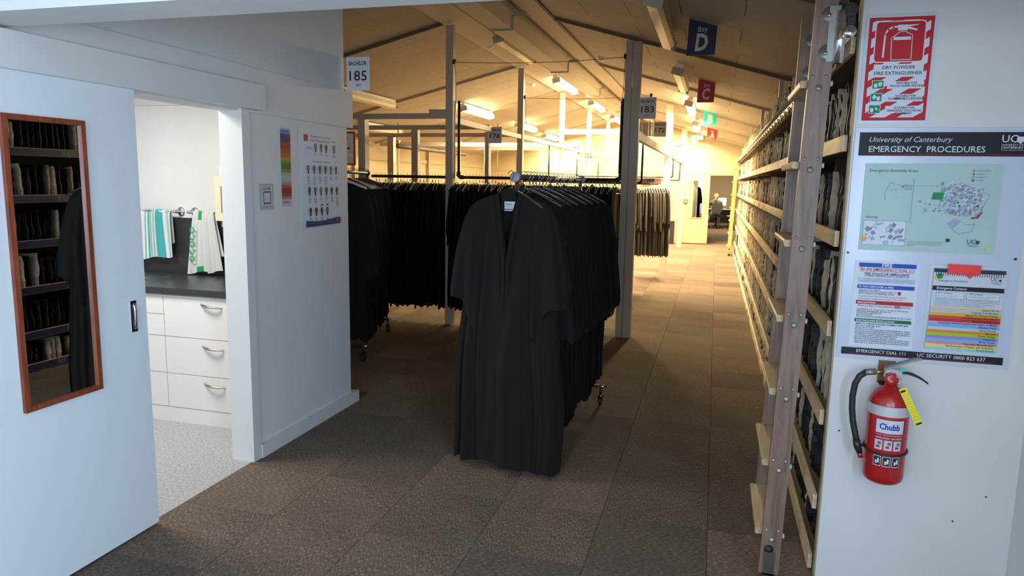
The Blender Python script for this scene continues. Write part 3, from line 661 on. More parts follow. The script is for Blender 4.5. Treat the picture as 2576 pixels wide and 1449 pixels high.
P.mb.build('printed_text', bb)
# flip chart in a clear pocket
cu0, cv0, cu1, cv1 = 0.800, 1.000, 1.034, 1.308
fc = MB().box((cu0, YF-0.007, cv0), (cu1, YF-0.0006, cv0+0.53*(cv1-cv0)), ink(206, 211, 222)).box((cu0, YF-0.014, cv0+0.53*(cv1-cv0)), (cu1, YF-0.0006, cv1), ink(206, 211, 222)).build('flip_chart', nb, label='spiral flip chart with coloured index strips')
P = planeY(YF-0.014); P.maxu = 1.022; gw, gh = cu1-cu0, cv1-cv0
def Q(a, b_): return (cu0+a*gw, cv0+b_*gh)
P.poly([Q(0, 0.955), Q(1, 0.955), Q(1, 1), Q(0, 1)], ink(56, 58, 66))
P.text('Emergency Procedures', *Q(0.075, 0.845), Q(0.49, 0)[0], mt=NVT); P.text('UC', *Q(0.80, 0.875), Q(0.90, 0)[0], mt=NVT); P.text('UNIVERSITY OF', *Q(0.80, 0.852), Q(0.96, 0)[0], mt=LNE); P.text('CANTERBURY', *Q(0.80, 0.836), Q(0.96, 0)[0], mt=LNE)
q = Q(0.93, 0.885); P.disc(q[0], q[1], 0.005, NVT, 5)
P.poly([Q(0, 0.735), Q(1, 0.735), Q(1, 0.79), Q(0, 0.79)], BLK); P.text('Emergency Contacts', *Q(0.06, 0.752), Q(0.48, 0)[0], mt=PAPER, bold=0.02)
for a0, a1, t in ((0.06, 0.46, 'On campus'), (0.49, 0.95, 'Off campus')):
    P.poly([Q(a0, 0.64), Q(a1, 0.64), Q(a1, 0.715), Q(a0, 0.715)], LNE); P.poly([Q(a0+0.006, 0.643), Q(a1-0.006, 0.643), Q(a1-0.006, 0.712), Q(a0+0.006, 0.712)], PAPER)
    P.text(t, *Q(a0+0.03, 0.695), size=0.010, mt=NVT); P.text('Emergencies only 0111 or 0800 823 637', *Q(a0+0.03, 0.672), Q(a1-0.03, 0)[0], mt=LNE); P.text('Fire, Police or Ambulance 111', *Q(a0+0.03, 0.655), Q(a1-0.1, 0)[0], mt=LNE)
for k in range(4): P.text('UC Security Staff are on duty and will respond immediately to emergencies and will contact the appropriate emergency services'[:100-12*k], *Q(0.05, 0.622-0.024*k), size=0.0062, mt=LNE)
rows = [('Suspect Parcel', (214, 196, 150)), ('Trapped in an Elevator', (186, 196, 204)), ('Aggression (Physical/Verbal)', (222, 178, 50)), ('Fire & Evacuation Procedures', (196, 84, 58)), ('Medical Emergencies', (196, 48, 44)), ('Suspicious Activity/Unauthorised Visitor or Media', (204, 150, 196)), ('Weather Event', (96, 182, 232)), ('Sexual Assault', (206, 196, 206)), ('Gas Leak', (220, 138, 50)), ('Power Outage', (168, 200, 44)), ('Lockdown', (160, 132, 200)), ('Bomb Threat', (120, 184, 226)), ('Hazardous Materials Alert', (212, 140, 176)), ('Safe Evacuation of People with Disabilities', (238, 218, 104)), ('Armed Assault', (158, 208, 196))]
n = len(rows)
P.build('printed_cover', fc)
for k, (t, c) in enumerate(rows):
    zt = 0.535*(1-k/n); zb_ = 0.535*(1-(k+1)/n); dd = 0.0132-0.00035*k
    P = planeY(YF-dd-0.0008)
    A = Q(0, zb_); B = Q(1.0, zt)
    P.mb.box((A[0]-0.0004*k, YF-dd-0.0011, A[1]), (B[0], YF-dd+0.0006, B[1]), ink(*c)); P.layer = 0
    P.text(t, Q(0.96, 0)[0], A[1]+0.0028, size=0.0095, mt=BLK, align='r', bold=0.01); P.build('index_strip', fc)
MB().box((cu0-0.012, YF-0.003, cv0-0.012), (cu1+0.012, YF-0.0005, cv1+0.012), GLOSS).build('pocket', nb)
b = MB()
for k in range(30):
    u = cu0+0.008+k*(gw-0.016)/29; b.tube([(u, YF-0.0145, cv1-0.026), (u, YF-0.019, cv1-0.018), (u, YF-0.0145, cv1-0.011)], 0.0009, 4, BLACKM)
b.build('spiral_binding', fc)
P = planeY(YF-0.0152); q = (cu0+0.018, cv1-0.028); P.disc(q[0]-0.004, q[1]-0.006, 0.010, ink(226, 196, 60)); P.disc(q[0]+0.002, q[1], 0.0105, ink(20, 130, 84)); P.build('round_sticker', fc)
a = pY(2390, 658, YF); c = pY(2467, 683, YF)
tagm = mat('fluorescent_red', (0.95, 0.04, 0.04), 0.5)
t = MB(); z0 = 1.288; t.prism([(0.842, z0+0.002), (0.905, z0), (0.917, z0-0.014), (0.930, z0), (0.951, z0+0.002), (0.952, z0+0.036), (0.845, z0+0.038)], 0, 0.0015, tagm, Matrix.Translation((0, YF-0.017, 0)) @ Matrix.Rotation(math.radians(90), 4, 'X'))
t.build('page_marker', nb, label='bright red index tab')
for x, y in ((2111, 1083), (2396, 1311), (2480, 1250), (2203, 1094)):
    u, v = pY(x, y, YP)
    MB().tube([(u, YP+0.0004, v), (u, YP-0.001, v)], 0.0035, 8, BLACKM).build('screw_hole', wall_right)

# ------------------------------------------------------------------ FIRE EXTINGUISHER
REDG = mat('red_enamel', (0.42, 0.012, 0.014), 0.22, spec=0.6); RUB = mat('hose_rubber', (0.022, 0.022, 0.022), 0.5)
ex = thing('fire_extinguisher', 'red dry powder fire extinguisher with black hose hanging on the white partition', 'fire extinguisher', (0.676, 2.898, 0.492))
R_ = 0.071
MB().lathe([(0.0, 0.0), (R_-0.014, 0.0), (R_-0.002, 0.012), (R_, 0.03), (R_, 0.305), (R_-0.004, 0.325), (R_-0.016, 0.348), (R_-0.036, 0.364), (0.022, 0.372), (0.020, 0.386)], 36, REDG).build('cylinder', ex)
def band(z0, z1, a0, a1, mt, name, rr_=R_+0.0006, n=24):
    b = MB(); vs = []; 
    for k in range(n+1):
        an = math.radians(a0+(a1-a0)*k/n); vs += [(rr_*math.cos(an), rr_*math.sin(an), z0), (rr_*math.cos(an), rr_*math.sin(an), z1)]
    b.add(vs, [(2*k, 2*k+2, 2*k+3, 2*k+1) for k in range(n)], mt, True); return b.build(name, ex)
band(0.268, 0.306, -180, 180, mat('silver_band', (0.62, 0.63, 0.66), 0.35, 0.3), 'white_band')
def cyltext(txt, ac, z, size, mt, mb, bold=0.0, wdeg=None, rr_=R_+0.0012):
    key = (txt, bold, 0.0)
    if key not in _tc: _tc[key] = text_polys(txt, bold, 0.0)
    vs, fs = _tc[key]; x0 = min(a for a, b in vs); x1 = max(a for a, b in vs); s = size
    sx = s if wdeg is None else math.radians(wdeg)*rr_/(x1-x0)
    out = []
    for a, b in vs:
        an = math.radians(ac)+((a-(x0+x1)/2)*sx)/rr_; out.append((rr_*math.cos(an), rr_*math.sin(an), z+b*s))
    mb.add(out, fs, mt)
lb = MB()
CB = ink(24, 60, 160)
def cylrect(a0, a1, z0, z1, mt, rr_=R_+0.0007):
    vs = []; n = 10
    for k in range(n+1):
        an = math.radians(a0+(a1-a0)*k/n); vs += [(rr_*math.cos(an), rr_*math.sin(an), z0), (rr_*math.cos(an), rr_*math.sin(an), z1)]
    lb.add(vs, [(2*k, 2*k+2, 2*k+3, 2*k+1) for k in range(n)], mt, True)
cylrect(-133, -55, 0.205, 0.256, ink(206, 208, 216)); cyltext('Chubb', -95, 0.220, 0.032, CB, lb, 0.03, 56)
cyltext('POWDER TYPE / STORED PRESSURE UNIT', -94, 0.196, 0.006, PAPER, lb, 0.0, 74); cyltext('INSTRUCTIONS - USE UPRIGHT', -94, 0.184, 0.008, PAPER, lb, 0.02, 74)
for k in range(3):
    a0 = -133+k*26; cylrect(a0, a0+22, 0.140, 0.178, ink(196, 198, 206)); cylrect(a0, a0+22, 0.076, 0.116, ink(196, 198, 206)); cylrect(a0+1.5, a0+20.5, 0.079, 0.113, ink(22, 58, 50), R_+0.0010)
    cylrect(a0+6, a0+11, 0.085, 0.098, PAPER, R_+0.0013); cylrect(a0+12, a0+17, 0.088, 0.106, PAPER, R_+0.0013); cylrect(a0+5, a0+15, 0.148, 0.156, ink(170, 40, 44), R_+0.0013); cylrect(a0+9, a0+18, 0.160, 0.172, ink(110, 110, 120), R_+0.0013)
for k in range(16):
    if k % 5 != 4: cyltext('Dry chemical ABE', -38, 0.245-k*0.0095, 0.0055, ink(190, 120, 124), lb, 0, 22)
lb.build('label', ex)
hb = MB(); hb.lathe([(0.021, 0.384), (0.024, 0.388), (0.024, 0.402), (0.018, 0.406), (0.016, 0.425)], 16, REDG); hb.build('neck', ex)
MB().lathe([(0.0, 0), (0.020, 0), (0.023, 0.004), (0.023, 0.010), (0.018, 0.013), (0.0, 0.013)], 18, REDG, Matrix.Translation((-0.006, -0.022, 0.402)) @ Matrix.Rotation(math.radians(90), 4, 'X')).build('gauge', ex)
MB().box((-0.026, -0.014, 0.405), (0.030, 0.014, 0.438), STEEL).build('valve_head', ex)
def lever(pts, w0, w1, mt):
    b = MB(); n = len(pts); vs = []
    for i, (x, z) in enumerate(pts):
        w = w0+(w1-w0)*i/(n-1); q_ = 0.007-0.004*i/(n-1); vs += [(x, -w, z-q_), (x, w, z-q_), (x, w, z+0.004), (x, -w, z+0.004)]
    fs = [(0, 1, 2, 3), tuple(4*(n-1)+k for k in (3, 2, 1, 0))]
    for i in range(n-1):
        for k in range(4): fs.append((4*i+k, 4*(i+1)+k, 4*(i+1)+(k+1) % 4, 4*i+(k+1) % 4))
    b.add(vs, fs, mt); return b
lever([(-0.022, 0.440), (0.0, 0.448), (0.03, 0.462), (0.06, 0.475), (0.09, 0.483)], 0.017, 0.011, ZINC).build('squeeze_lever', ex)
lever([(0.02, 0.430), (0.05, 0.428), (0.075, 0.420), (0.10, 0.408), (0.122, 0.392)], 0.011, 0.010, BLACKM).build('carry_handle', ex)
b = MB(); b.box((-0.030, 0.045, 0.36), (0.030, 0.094, 0.366), BLACKM); b.prism([(-0.03, 0.36), (0.03, 0.36), (0.03, 0.455), (0.018, 0.475), (-0.018, 0.475), (-0.03, 0.455)], 0, 0.004, mat('rusty_bracket', (0.22, 0.10, 0.06), 0.5), Matrix.Translation((0, 0.0935, 0)) @ Matrix.Rotation(math.radians(90), 4, 'X')); b.tube([(0, 0.03, 0.395), (0, 0.09, 0.395)], 0.006, 8, BLACKM); b.build('wall_bracket', ex)
pts = [(-0.026, 0, 0.420), (-0.06, -0.002, 0.422), (-0.090, -0.004, 0.418), (-0.112, -0.004, 0.40), (-0.124, -0.002, 0.37), (-0.129, 0.0, 0.32), (-0.127, 0.0, 0.27), (-0.120, 0.0, 0.22), (-0.108, -0.004, 0.17), (-0.098, -0.006, 0.13)]
MB().tube(pts[2:], 0.0115, 12, RUB).build('hose', ex)
MB().tube([(-0.03, 0, 0.42), (-0.062, -0.002, 0.422)], 0.007, 10, mat('brass', (0.55, 0.38, 0.12), 0.3, 1.0)).tube([(-0.058, -0.002, 0.422), (-0.094, -0.004, 0.417)], 0.0125, 12, ZINC).build('hose_coupling', ex)
MB().tube([(-0.103, -0.006, 0.15), (-0.098, -0.006, 0.125), (-0.088, -0.008, 0.10)], [0.013, 0.014, 0.011], 10, BLACKP).tube([(-0.088, -0.008, 0.10), (-0.083, -0.008, 0.082)], 0.010, 10, REDG).build('nozzle', ex)
b = MB()
ring = [((R_+0.004)*math.cos(math.radians(a)), (R_+0.004)*math.sin(math.radians(a)), 0.128+0.006*math.sin(math.radians(a))) for a in range(0, 361, 15)]
b.tube(ring, 0.0042, 6, BLACKP, cap=False); b.tube([(-R_, -0.004, 0.128), (-0.10, -0.006, 0.134)], 0.006, 6, BLACKP); b.build('strap', ex)
b = MB(); M = Matrix.Translation((0.054, -0.078, 0.318)) @ Matrix.Rotation(math.radians(-27), 4, 'Y')
b.box((-0.013, -0.0006, -0.075), (0.013, 0.0006, 0.075), mat('yellow_tag', srgb(236, 220, 40), 0.5), M)
for k in range(11): b.box((-0.011, -0.0010, -0.05+k*0.010), (0.011, -0.0007, -0.0492+k*0.010), ink(110, 104, 40), M)
b.box((-0.011, -0.0010, 0.060), (0.006, -0.0007, 0.068), BLK, M); b.box((-0.009, -0.0010, -0.071), (0.011, -0.0007, -0.064), BLK, M); b.build('inspection_tag', ex, label='yellow inspection tag')
b = MB(); b.tube([(0.012+0.013*math.cos(a*0.5), -0.030-0.004*math.sin(a*0.5), 0.402+0.014*math.sin(a*0.5)) for a in range(0, 13)], 0.0012, 6, CHROME); b.build('safety_pin', ex)
MB().prism([(0, 0), (0.03, 0.004), (0.016, 0.012), (0, 0.010)], 0, 0.002, mat('green_seal', (0.05, 0.55, 0.30), 0.4), Matrix.Translation((0.020, -0.018, 0.432)) @ Matrix.Rotation(math.radians(90), 4, 'X')).build('seal', ex)

# ------------------------------------------------------------------ POSTERS ON THE LEFT WALL
XW = -2.4488
def wall_poster(name, label, y0, z0, y1, z1, cat='poster', mt=None):
    o = MB().box((XW, y0, z0), (XW+0.0012, y1, z1), mt or PAPER).build(name, label=label, cat=cat); return o, planeX(XW+0.0012)
o, P = wall_poster('paper_notice', 'small white scan-me notice taped beside the doorway', 3.468, 1.418, 3.600, 1.566, 'notice', ink(176, 178, 188))
P.rect(3.488, 1.445, 3.586, 1.552, ink(196, 198, 204)); P.text('SCAN ME', 3.497, 1.530, 3.570, mt=BLK, bold=0.02); P.text('Take a picture', 3.500, 1.545, 3.565, mt=LNE); P.rect(3.502, 1.452, 3.572, 1.522, BLK); P.rect(3.508, 1.459, 3.566, 1.515, ink(200, 200, 206)); P.rect(3.490, 1.434, 3.58, 1.4365, LNE); P.build('printed_face', o)
o, P = wall_poster('height_chart', 'narrow rainbow coloured strip poster left of the hood specifications poster', 3.676, 1.424, 3.786, 1.894)
h0, h1 = 1.430, 1.888
cols = [(0.0, 0.03, (190, 190, 190)), (0.03, 0.095, (190, 184, 184)), (0.095, 0.13, (184, 120, 118)), (0.13, 0.17, (160, 64, 66)), (0.17, 0.24, (146, 36, 40)), (0.24, 0.28, (166, 84, 84)), (0.28, 0.33, (178, 150, 148)), (0.33, 0.40, (178, 176, 168)), (0.40, 0.44, (160, 172, 146)), (0.44, 0.48, (112, 134, 82)), (0.48, 0.56, (70, 110, 44)), (0.56, 0.59, (130, 130, 44)), (0.59, 0.63, (176, 136, 40)), (0.63, 0.68, (170, 96, 38)), (0.68, 0.74, (160, 68, 36)), (0.74, 0.83, (150, 44, 34)), (0.83, 0.90, (34, 50, 110)), (0.90, 0.93, (54, 74, 130)), (0.93, 0.96, (120, 130, 160)), (0.96, 1.0, (180, 180, 186))]
for a, b_, c in cols: P.rect(3.680, h0+a*(h1-h0), 3.782, h0+b_*(h1-h0), ink(*c), 0.0012)
P.layer = 3
P.text('HOW TALL', 3.692, 1.868, 3.77, mt=BLK, bold=0.03); P.text('REGALIA', 3.690, 1.452, 3.755, mt=BLK, bold=0.02); P.rect(3.690, 1.5635, 3.782, 1.565, BLK); P.text('cm', 3.75, 1.438, size=0.014, mt=RED); P.build('printed_face', o)
o, P = wall_poster('hood_specification_poster', 'large white hood lining specifications poster with rows of small hoods near the wall corner', 3.880, 1.290, 4.345, 1.905)
a0, a1 = 3.905, 4.335
P.rect(3.928, 1.826, 3.975, 1.866, ink(176, 44, 52))
P.text('University of Canterbury', 4.005, 1.852, 4.235, mt=ink(176, 60, 66)); P.text('Hood Lining Specifications', 4.000, 1.828, 4.240, mt=ink(176, 60, 66))
P.text('REGALIA', 4.258, 1.833, 4.312, mt=BLK)
for z in (1.790, 1.780): P.text('Undergraduate diplomas', 3.952, z, 4.025, mt=BLK)
P.text('Hood Lining Colours and Specifications', 4.03, 1.700, 4.235, mt=BLK)
def hood(u, v, s, c):
    prof = [(-0.35, 1), (-0.2, 0.82), (0.2, 0.82), (0.35, 1), (0.8, 0.35), (0.62, -0.25), (0.4, -0.45), (0.4, -1), (-0.4, -1), (-0.4, -0.45), (-0.62, -0.25), (-0.8, 0.35)]
    P.poly([(u+a*s*0.66, v+b_*s) for a, b_ in prof], ink(46, 42, 46)); P.poly([(u-0.18*s, v+0.65*s), (u+0.18*s, v+0.65*s), (u+0.22*s, v-0.1*s), (u, v-0.4*s), (u-0.22*s, v-0.1*s)], c)
def cap(u, v, n, w=0.016):
    for k in range(n): P.rect(u-w*(0.6+0.4*((k*7) % 3)/2), v-k*0.0062, u+w*(0.6+0.4*((k*5) % 3)/2), v-k*0.0062+0.0022, ink(120, 116, 122))
g = [ink(140, 134, 134), ink(128, 110, 108), ink(96, 90, 92), ink(170, 168, 168), ink(150, 60, 60), ink(110, 84, 84)]
for k in range(4): hood((4.062, 4.128, 4.190, 4.290)[k], 1.792, 0.028, g[k]); cap((4.062, 4.128, 4.190, 4.290)[k], 1.752, 2 if k < 3 else 4)
for k in range(6): hood(3.968+k*0.066, 1.655, 0.028, g[(0, 1, 2, 2, 3, 5)[k]]); cap(3.968+k*0.066, 1.612, (10, 10, 8, 10, 5, 4)[k])
for k in range(6): hood(3.968+k*0.066, 1.520, 0.028, g[(2, 0, 3, 4, 5, 5)[k]]); cap(3.968+k*0.066, 1.480, (6, 7, 4, 4, 6, 11)[k])
for k in range(4): hood(3.968+k*0.066, 1.392, 0.028, (g[4], g[2], g[5], ink(196, 90, 84))[k]); cap(3.968+k*0.066, 1.352, 4)
for k in (2, 3): P.poly([(3.968+k*0.066-0.014, 1.432), (3.968+k*0.066, 1.440), (3.968+k*0.066+0.014, 1.432), (3.968+k*0.066, 1.424)], BLK)
wave = [(3.912, 1.297), (4.330, 1.305), (4.330, 1.345)]+[(4.330-t*0.0418*1, 1.345+0.004-0.012*abs(math.sin(t*0.35-0.4))-0.0025*t*0.5) for t in range(1, 10)]+[(3.912, 1.338)]
P.poly(wave, ink(40, 52, 106)); P.text('Contact Details', 3.93, 1.315, 4.26, size=0.012, mt=ink(120, 128, 160)); P.poly([(4.275, 1.33), (4.29, 1.345), (4.31, 1.33), (4.29, 1.308)], ink(150, 70, 90)); P.build('printed_face', o)

# ------------------------------------------------------------------ SIZE SIGNS AND BAY SIGNS
def sign_size(n, lab, u0, v0, u1, v1, Y, fancy='BACHELOR', mt=None, br=None):
    o = MB().box((u0, Y, v0), (u1, Y+0.003, v1), mt or mat('sign_board', (0.60, 0.59, 0.59), 0.45)).build('size_sign', label=lab, cat='sign')
    P = planeY(Y); P.N = Vector((0, -1, 0)); w, h = u1-u0, v1-v0; uc = (u0+u1)/2
    P.text(fancy, u0+0.10*w, v1-0.24*h, u1-0.12*w, size=0.16*h, mt=BLK, bold=0.02)
    P.text(n, u0+0.12*w, v0+0.30*h, u1-0.12*w, size=0.42*h, mt=BLK, bold=0.006)
    P.text('cm', uc, v0+0.13*h, size=0.14*h, mt=BLK, align='c')
    P.build('lettering', o)
    if br: MB().box((br[0], Y+0.0032, br[1]), (br[2], Y+0.012, br[3]), POSTW).build('bracket', o)
    return o
sign_size('185', 'white size sign reading 185 cm sticking out from the corner of the white wall', -2.437, 2.188, -2.268, 2.406, 4.46)
sign_size('183', 'size sign reading 183 cm on the large post beside the aisle', -0.785, 2.243, -0.620, 2.452, 7.36)
sign_size('172', 'size sign reading 172 cm between the large post and the second aisle post', -0.882, 2.254, -0.712, 2.458, 10.28)
sign_size('167', 'size sign reading 167 cm just behind the second aisle post', -0.805, 2.241, -0.638, 2.420, 14.0, br=(-0.875, 2.10, -0.79, 2.40))
sign_size('150', 'size sign reading 150 cm furthest down the aisle, partly behind the 167 sign', -0.770, 2.165, -0.610, 2.34, 16.2, br=(-0.875, 2.12, -0.75, 2.30))
sign_size('178', 'size sign reading 178 cm left of the thin middle post, above the black gowns', -2.862, 2.085, -2.683, 2.292, 8.92)
sign_size('167', 'size sign reading 167 cm in the middle of the hall above the mobile rack', -2.60, 2.155, -2.42, 2.36, 13.1, br=(-2.83, 2.22, -2.55, 2.28))
sign_size('159', 'size sign reading 159 cm half hidden behind the middle 167 sign', -2.68, 2.05, -2.50, 2.23, 14.9, br=(-2.83, 2.19, -2.6, 2.225))
curv = MB()
for k in range(6):
    curv.box((-1.12+k*0.04, 10.30-0.03*math.sin(k/5*math.pi), 2.26), (-1.12+(k+1)*0.04, 10.304-0.03*math.sin(k/5*math.pi), 2.45), mat('sign_board2', (0.55, 0.52, 0.47), 0.5))
curv.build('sign_backing', label='bent pale sheet hanging behind the 172 cm sign', cat='sign')
for nm, col, X0, X1, Y, zt0, zt1, zb in (('D', (30, 32, 66), -0.273, -0.062, 5.9, 2.868, 2.806, 2.592), ('C', (168, 20, 52), -0.278, -0.080, 9.15, 2.868, 2.812, 2.588), ('B', (20, 178, 172), -0.280, -0.055, 13.0, 2.870, 2.808, 2.615), ('A', (226, 34, 26), -0.262, -0.045, 16.7, 2.865, 2.802, 2.60)):
    o = MB(); o.prism([(X0-0.01, zb), (X1-0.01, zb), (X1, zt1), (X0, zt0)], 0, 0.004, mat('bay_'+nm, srgb(*col), 0.4), Matrix.Translation((0, Y, 0)) @ Matrix.Rotation(math.radians(90), 4, 'X'))
    ob = o.build('bay_sign', label={'D': 'dark navy hanging sign reading Bay D', 'C': 'crimson hanging sign reading Bay C', 'B': 'turquoise hanging sign reading Bay B', 'A': 'orange-red hanging sign reading Bay A'}[nm], cat='sign')
    P = planeY(Y-0.004); w = X1-X0; wh = mat('bay_letter', (0.62, 0.62, 0.58), 0.5)
    P.text('Bay', X0+0.33*w, zb+0.77*(zt1-zb)+0.012, X0+0.67*w, size=0.055, mt=wh)
    P.text(nm, X0+0.24*w, zb+0.14*(zt0-zb), X0+0.70*w, size=0.175, mt=wh, bold=0.035, shear=0.12); P.build('lettering', ob)
XLs = MB().box((-3.25, 5.53, 1.715), (-2.955, 5.542, 1.995), ink(150, 40, 60)); o = XLs.build('rack_topper_sign', label='XL sign with a pinkish red border clipped on top of the black rack', cat='sign')
P = planeY(5.53); P.rect(-3.235, 1.73, -2.97, 1.98, ink(190, 186, 178)); P.text('XL', -3.20, 1.85, -3.00, size=0.14, mt=BLK, shear=0.3); P.rect(-3.235, 1.80, -2.97, 1.806, PAPER); P.build('printed_face', o)
MB().tube([(-3.11, 5.536, 1.665), (-3.11, 5.536, 1.716)], 0.006, 6, BLACKM).build('clip_stem', o)

# ------------------------------------------------------------------ LADDERS
def ladder(name, label, Y0, Y1, dx, rail_mat, tread_mat, near=True, top=2.30):
    L = thing(name, label, 'ladder', (0, 0, 0))
    def rx(z): return 0.2865+dx+0.0248*z      # rail centre
    for Y in (Y0, Y1):
        b = MB(); hw, th = 0.0375, 0.015; vs = []
        for z in (0.06, top):
            c = rx(z); vs += [(c-hw, Y-th, z), (c+hw, Y-th, z), (c+hw, Y+th, z), (c-hw, Y+th, z)]
        b.hexa(vs, rail_mat); r_ = b.build('rail', L)
        for k in range(7):
            z = 0.205+0.2915*k
            if Y == Y0:
                bb = MB()
                bb.lathe([(0.0115, 0), (0.0115, 0.002), (0.007, 0.006), (0.0, 0.0065)], 14, ZINC, Matrix.Translation((rx(z), Y-th, z)) @ Matrix.Rotation(math.radians(90), 4, 'X')); bb.build('bolt', r_)
                for s in (-1, 1):
                    MB().lathe([(0.0065, 0), (0.0065, 0.002), (0.004, 0.004), (0.0, 0.0042)], 10, ZINC, Matrix.Translation((rx(z)+s*0.0225, Y-th, z+0.040)) @ Matrix.Rotation(math.radians(90), 4, 'X')).build('screw', r_)
    for k in range(7):
        z = 0.205+0.2915*k; c = rx(z)
        b = MB(); zt = z+0.030; zb = z+0.004
        b.prism([(c-0.061, zb+0.004), (c-0.057, zb), (c+0.034, zb), (c+0.040, zb+0.008), (c+0.040, zt), (c-0.059, zt), (c-0.064, zt-0.006)], -(Y1-0.016), -(Y0+0.016), tread_mat, Matrix.Rotation(math.radians(90), 4, 'X'))
        b.build('tread', L)
        # housed ends that show either side of the near rail
        MB().tube([(c+0.0385, Y0, z+0.016), (c+0.047, Y0, z+0.016)], 0.010, 10, mat('nosing', (0.5, 0.46, 0.42), 0.5)).build('tread_plug', L)
    for Y in (Y0, Y1):
        s = -1 if Y == Y0 else 1; yy = Y-0.0165
        hk = MB()
        for z in (2.205, 2.075):
            hk.lathe([(0.030, 0), (0.030, 0.0022), (0.0, 0.0023)], 20, ZINC, Matrix.Translation((rx(z)+0.016, yy+0.0008, z)) @ Matrix.Rotation(math.radians(90), 4, 'X'))
        c = rx(2.14)
        hk.box((c+0.012, yy-0.0016, 2.045), (c+0.050, yy+0.0006, 2.235), ZINC); hk.build('hook_plate', L)
        hk = MB(); hk.tube([(c+0.050, yy-0.012, 2.035), (c+0.056, yy-0.012, 2.215)], 0.0165, 16, CHROME); hk.build('guide_tube', L, label='chrome guide tube')
        for z in (2.205, 2.075): MB().lathe([(0.007, 0), (0.007, 0.003), (0.0, 0.005)], 10, CHROME, Matrix.Translation((rx(z)+0.010, yy-0.0016, z)) @ Matrix.Rotation(math.radians(90), 4, 'X')).build('screw', L)
        hk = MB(); hk.box((0.398+dx, yy-0.010, 2.15), (0.436+dx, yy+0.002, 2.225), BLACKP); hk.tube([(0.417+dx, yy-0.026, 2.215), (0.417+dx, yy+0.016, 2.215)], 0.024, 14, BLACKP); hk.build('roller', L)
        hk = MB(); hk.box((rx(0.1)-0.024, Y-0.020, -0.0+0.055), (rx(0.1)+0.018, Y-0.0155, 0.155), STEEL); hk.box((rx(0.1)-0.024, Y-0.020, 0.045), (rx(0.1)+0.018, Y+0.020, 0.062), STEEL); hk.tube([(rx(0.1), Y-0.012, 0.0295), (rx(0.1), Y+0.012, 0.0295)], 0.0285, 14, BLACKP); hk.build('foot_wheel', L)
        MB().lathe([(0.018, 0), (0.018, 0.004), (0.0, 0.006)], 12, BLACKM, Matrix.Translation((rx(0.1)-0.006, Y-0.0155, 0.165)) @ Matrix.Rotation(math.radians(90), 4, 'X')).build('pivot_cap', L)
    return L
ladder('library_ladder', 'tall wooden rolling ladder in front of the shelf end, nearest the camera', 2.865, 3.345, 0.0, OAKF, TREADW)
ladder('library_ladder', 'orange varnished wooden ladder at the far end of the shelves', 17.02, 17.50, 0.075, GOLDW, GOLDW, False, 2.25)

# ------------------------------------------------------------------ SHELVING (long unit on the right)
SX, SY0, SY1 = 0.46, 3.045, 17.30
LV = [0.07, 0.335, 0.70, 1.07, 1.43, 1.80, 2.165]
sh = thing('shelving_unit', 'long timber shelving of seven levels filled with folded hoods, right of the aisle', 'shelving', (0, 0, 0))
BLUE = mat('blue_label_strip', srgb(28, 40, 92), 0.45)
for i, z in enumerate(LV):
    MB().box((SX+0.018, SY0, z-0.052), (0.93, SY1, z-0.030), SHELFW).build('shelf', sh)
    y = SY0; k = 0
    segs = [3.045, 4.15, 5.35, 6.6, 7.9, 9.1, 10.3, 11.6, 12.9, 14.2, 15.7, 17.3]
    for a, c in zip(segs, segs[1:]):
        l = MB().box((SX, a+0.003, z-0.062), (SX+0.016, c-0.003, z), PINE).build('shelf_lip', sh)
        if a > 4.1 and a < 5 and i in (0, 1, 2, 3, 4, 5):
            Pp = Print((0, -1, 0), (0, 0, 1), (SX-0.001, 0, 0)); Pp.N = Vector((-1, 0, 0))
            Pp.mb.box((SX-0.0012, a+0.02, z-0.060), (SX-0.0002, c-0.02, z-0.004), BLUE)
            for ty, txt in {5: [(5.02, 'CLASSIQUE')], 4: [(4.95, 'CLASSIQUE')], 1: [(4.95, 'CLASSIQUE')], 0: [(4.66, 'T59')]}.get(i, []):
                Pp.text(txt, -ty, z-0.050, size=0.052, mt=ink(170, 170, 176))
            Pp.build('label_strip', l)
        elif a > 5:
            bb = MB(); rr_ = random.Random(i*31+int(a*7)); yy = a+0.15
            while yy < c-0.3:
                w = 0.14+rr_.random()*0.12
                if rr_.random() < 0.55: bb.box((SX-0.0012, yy, z-0.056), (SX-0.0002, yy+w, z-0.006), ink(176, 158, 132) if rr_.random() < 0.6 else ink(120, 100, 84))
                yy += w+0.05+rr_.random()*0.3
            if bb.v: bb.build('paper_label', l)
MB().box((0.93, SY0, 0), (0.955, SY1, 2.20), SHELFW).build('back_panel', sh)
MB().box((SX+0.02, SY1, 0), (0.955, SY1+0.03, 2.22), CREAM).build('end_panel', sh)
for yv in (4.15, 6.6, 9.1, 11.6, 14.2):
    MB().box((0.60, yv-0.012, 0.0), (0.93, yv+0.012, 2.10), SHELFW).build('upright', sh)
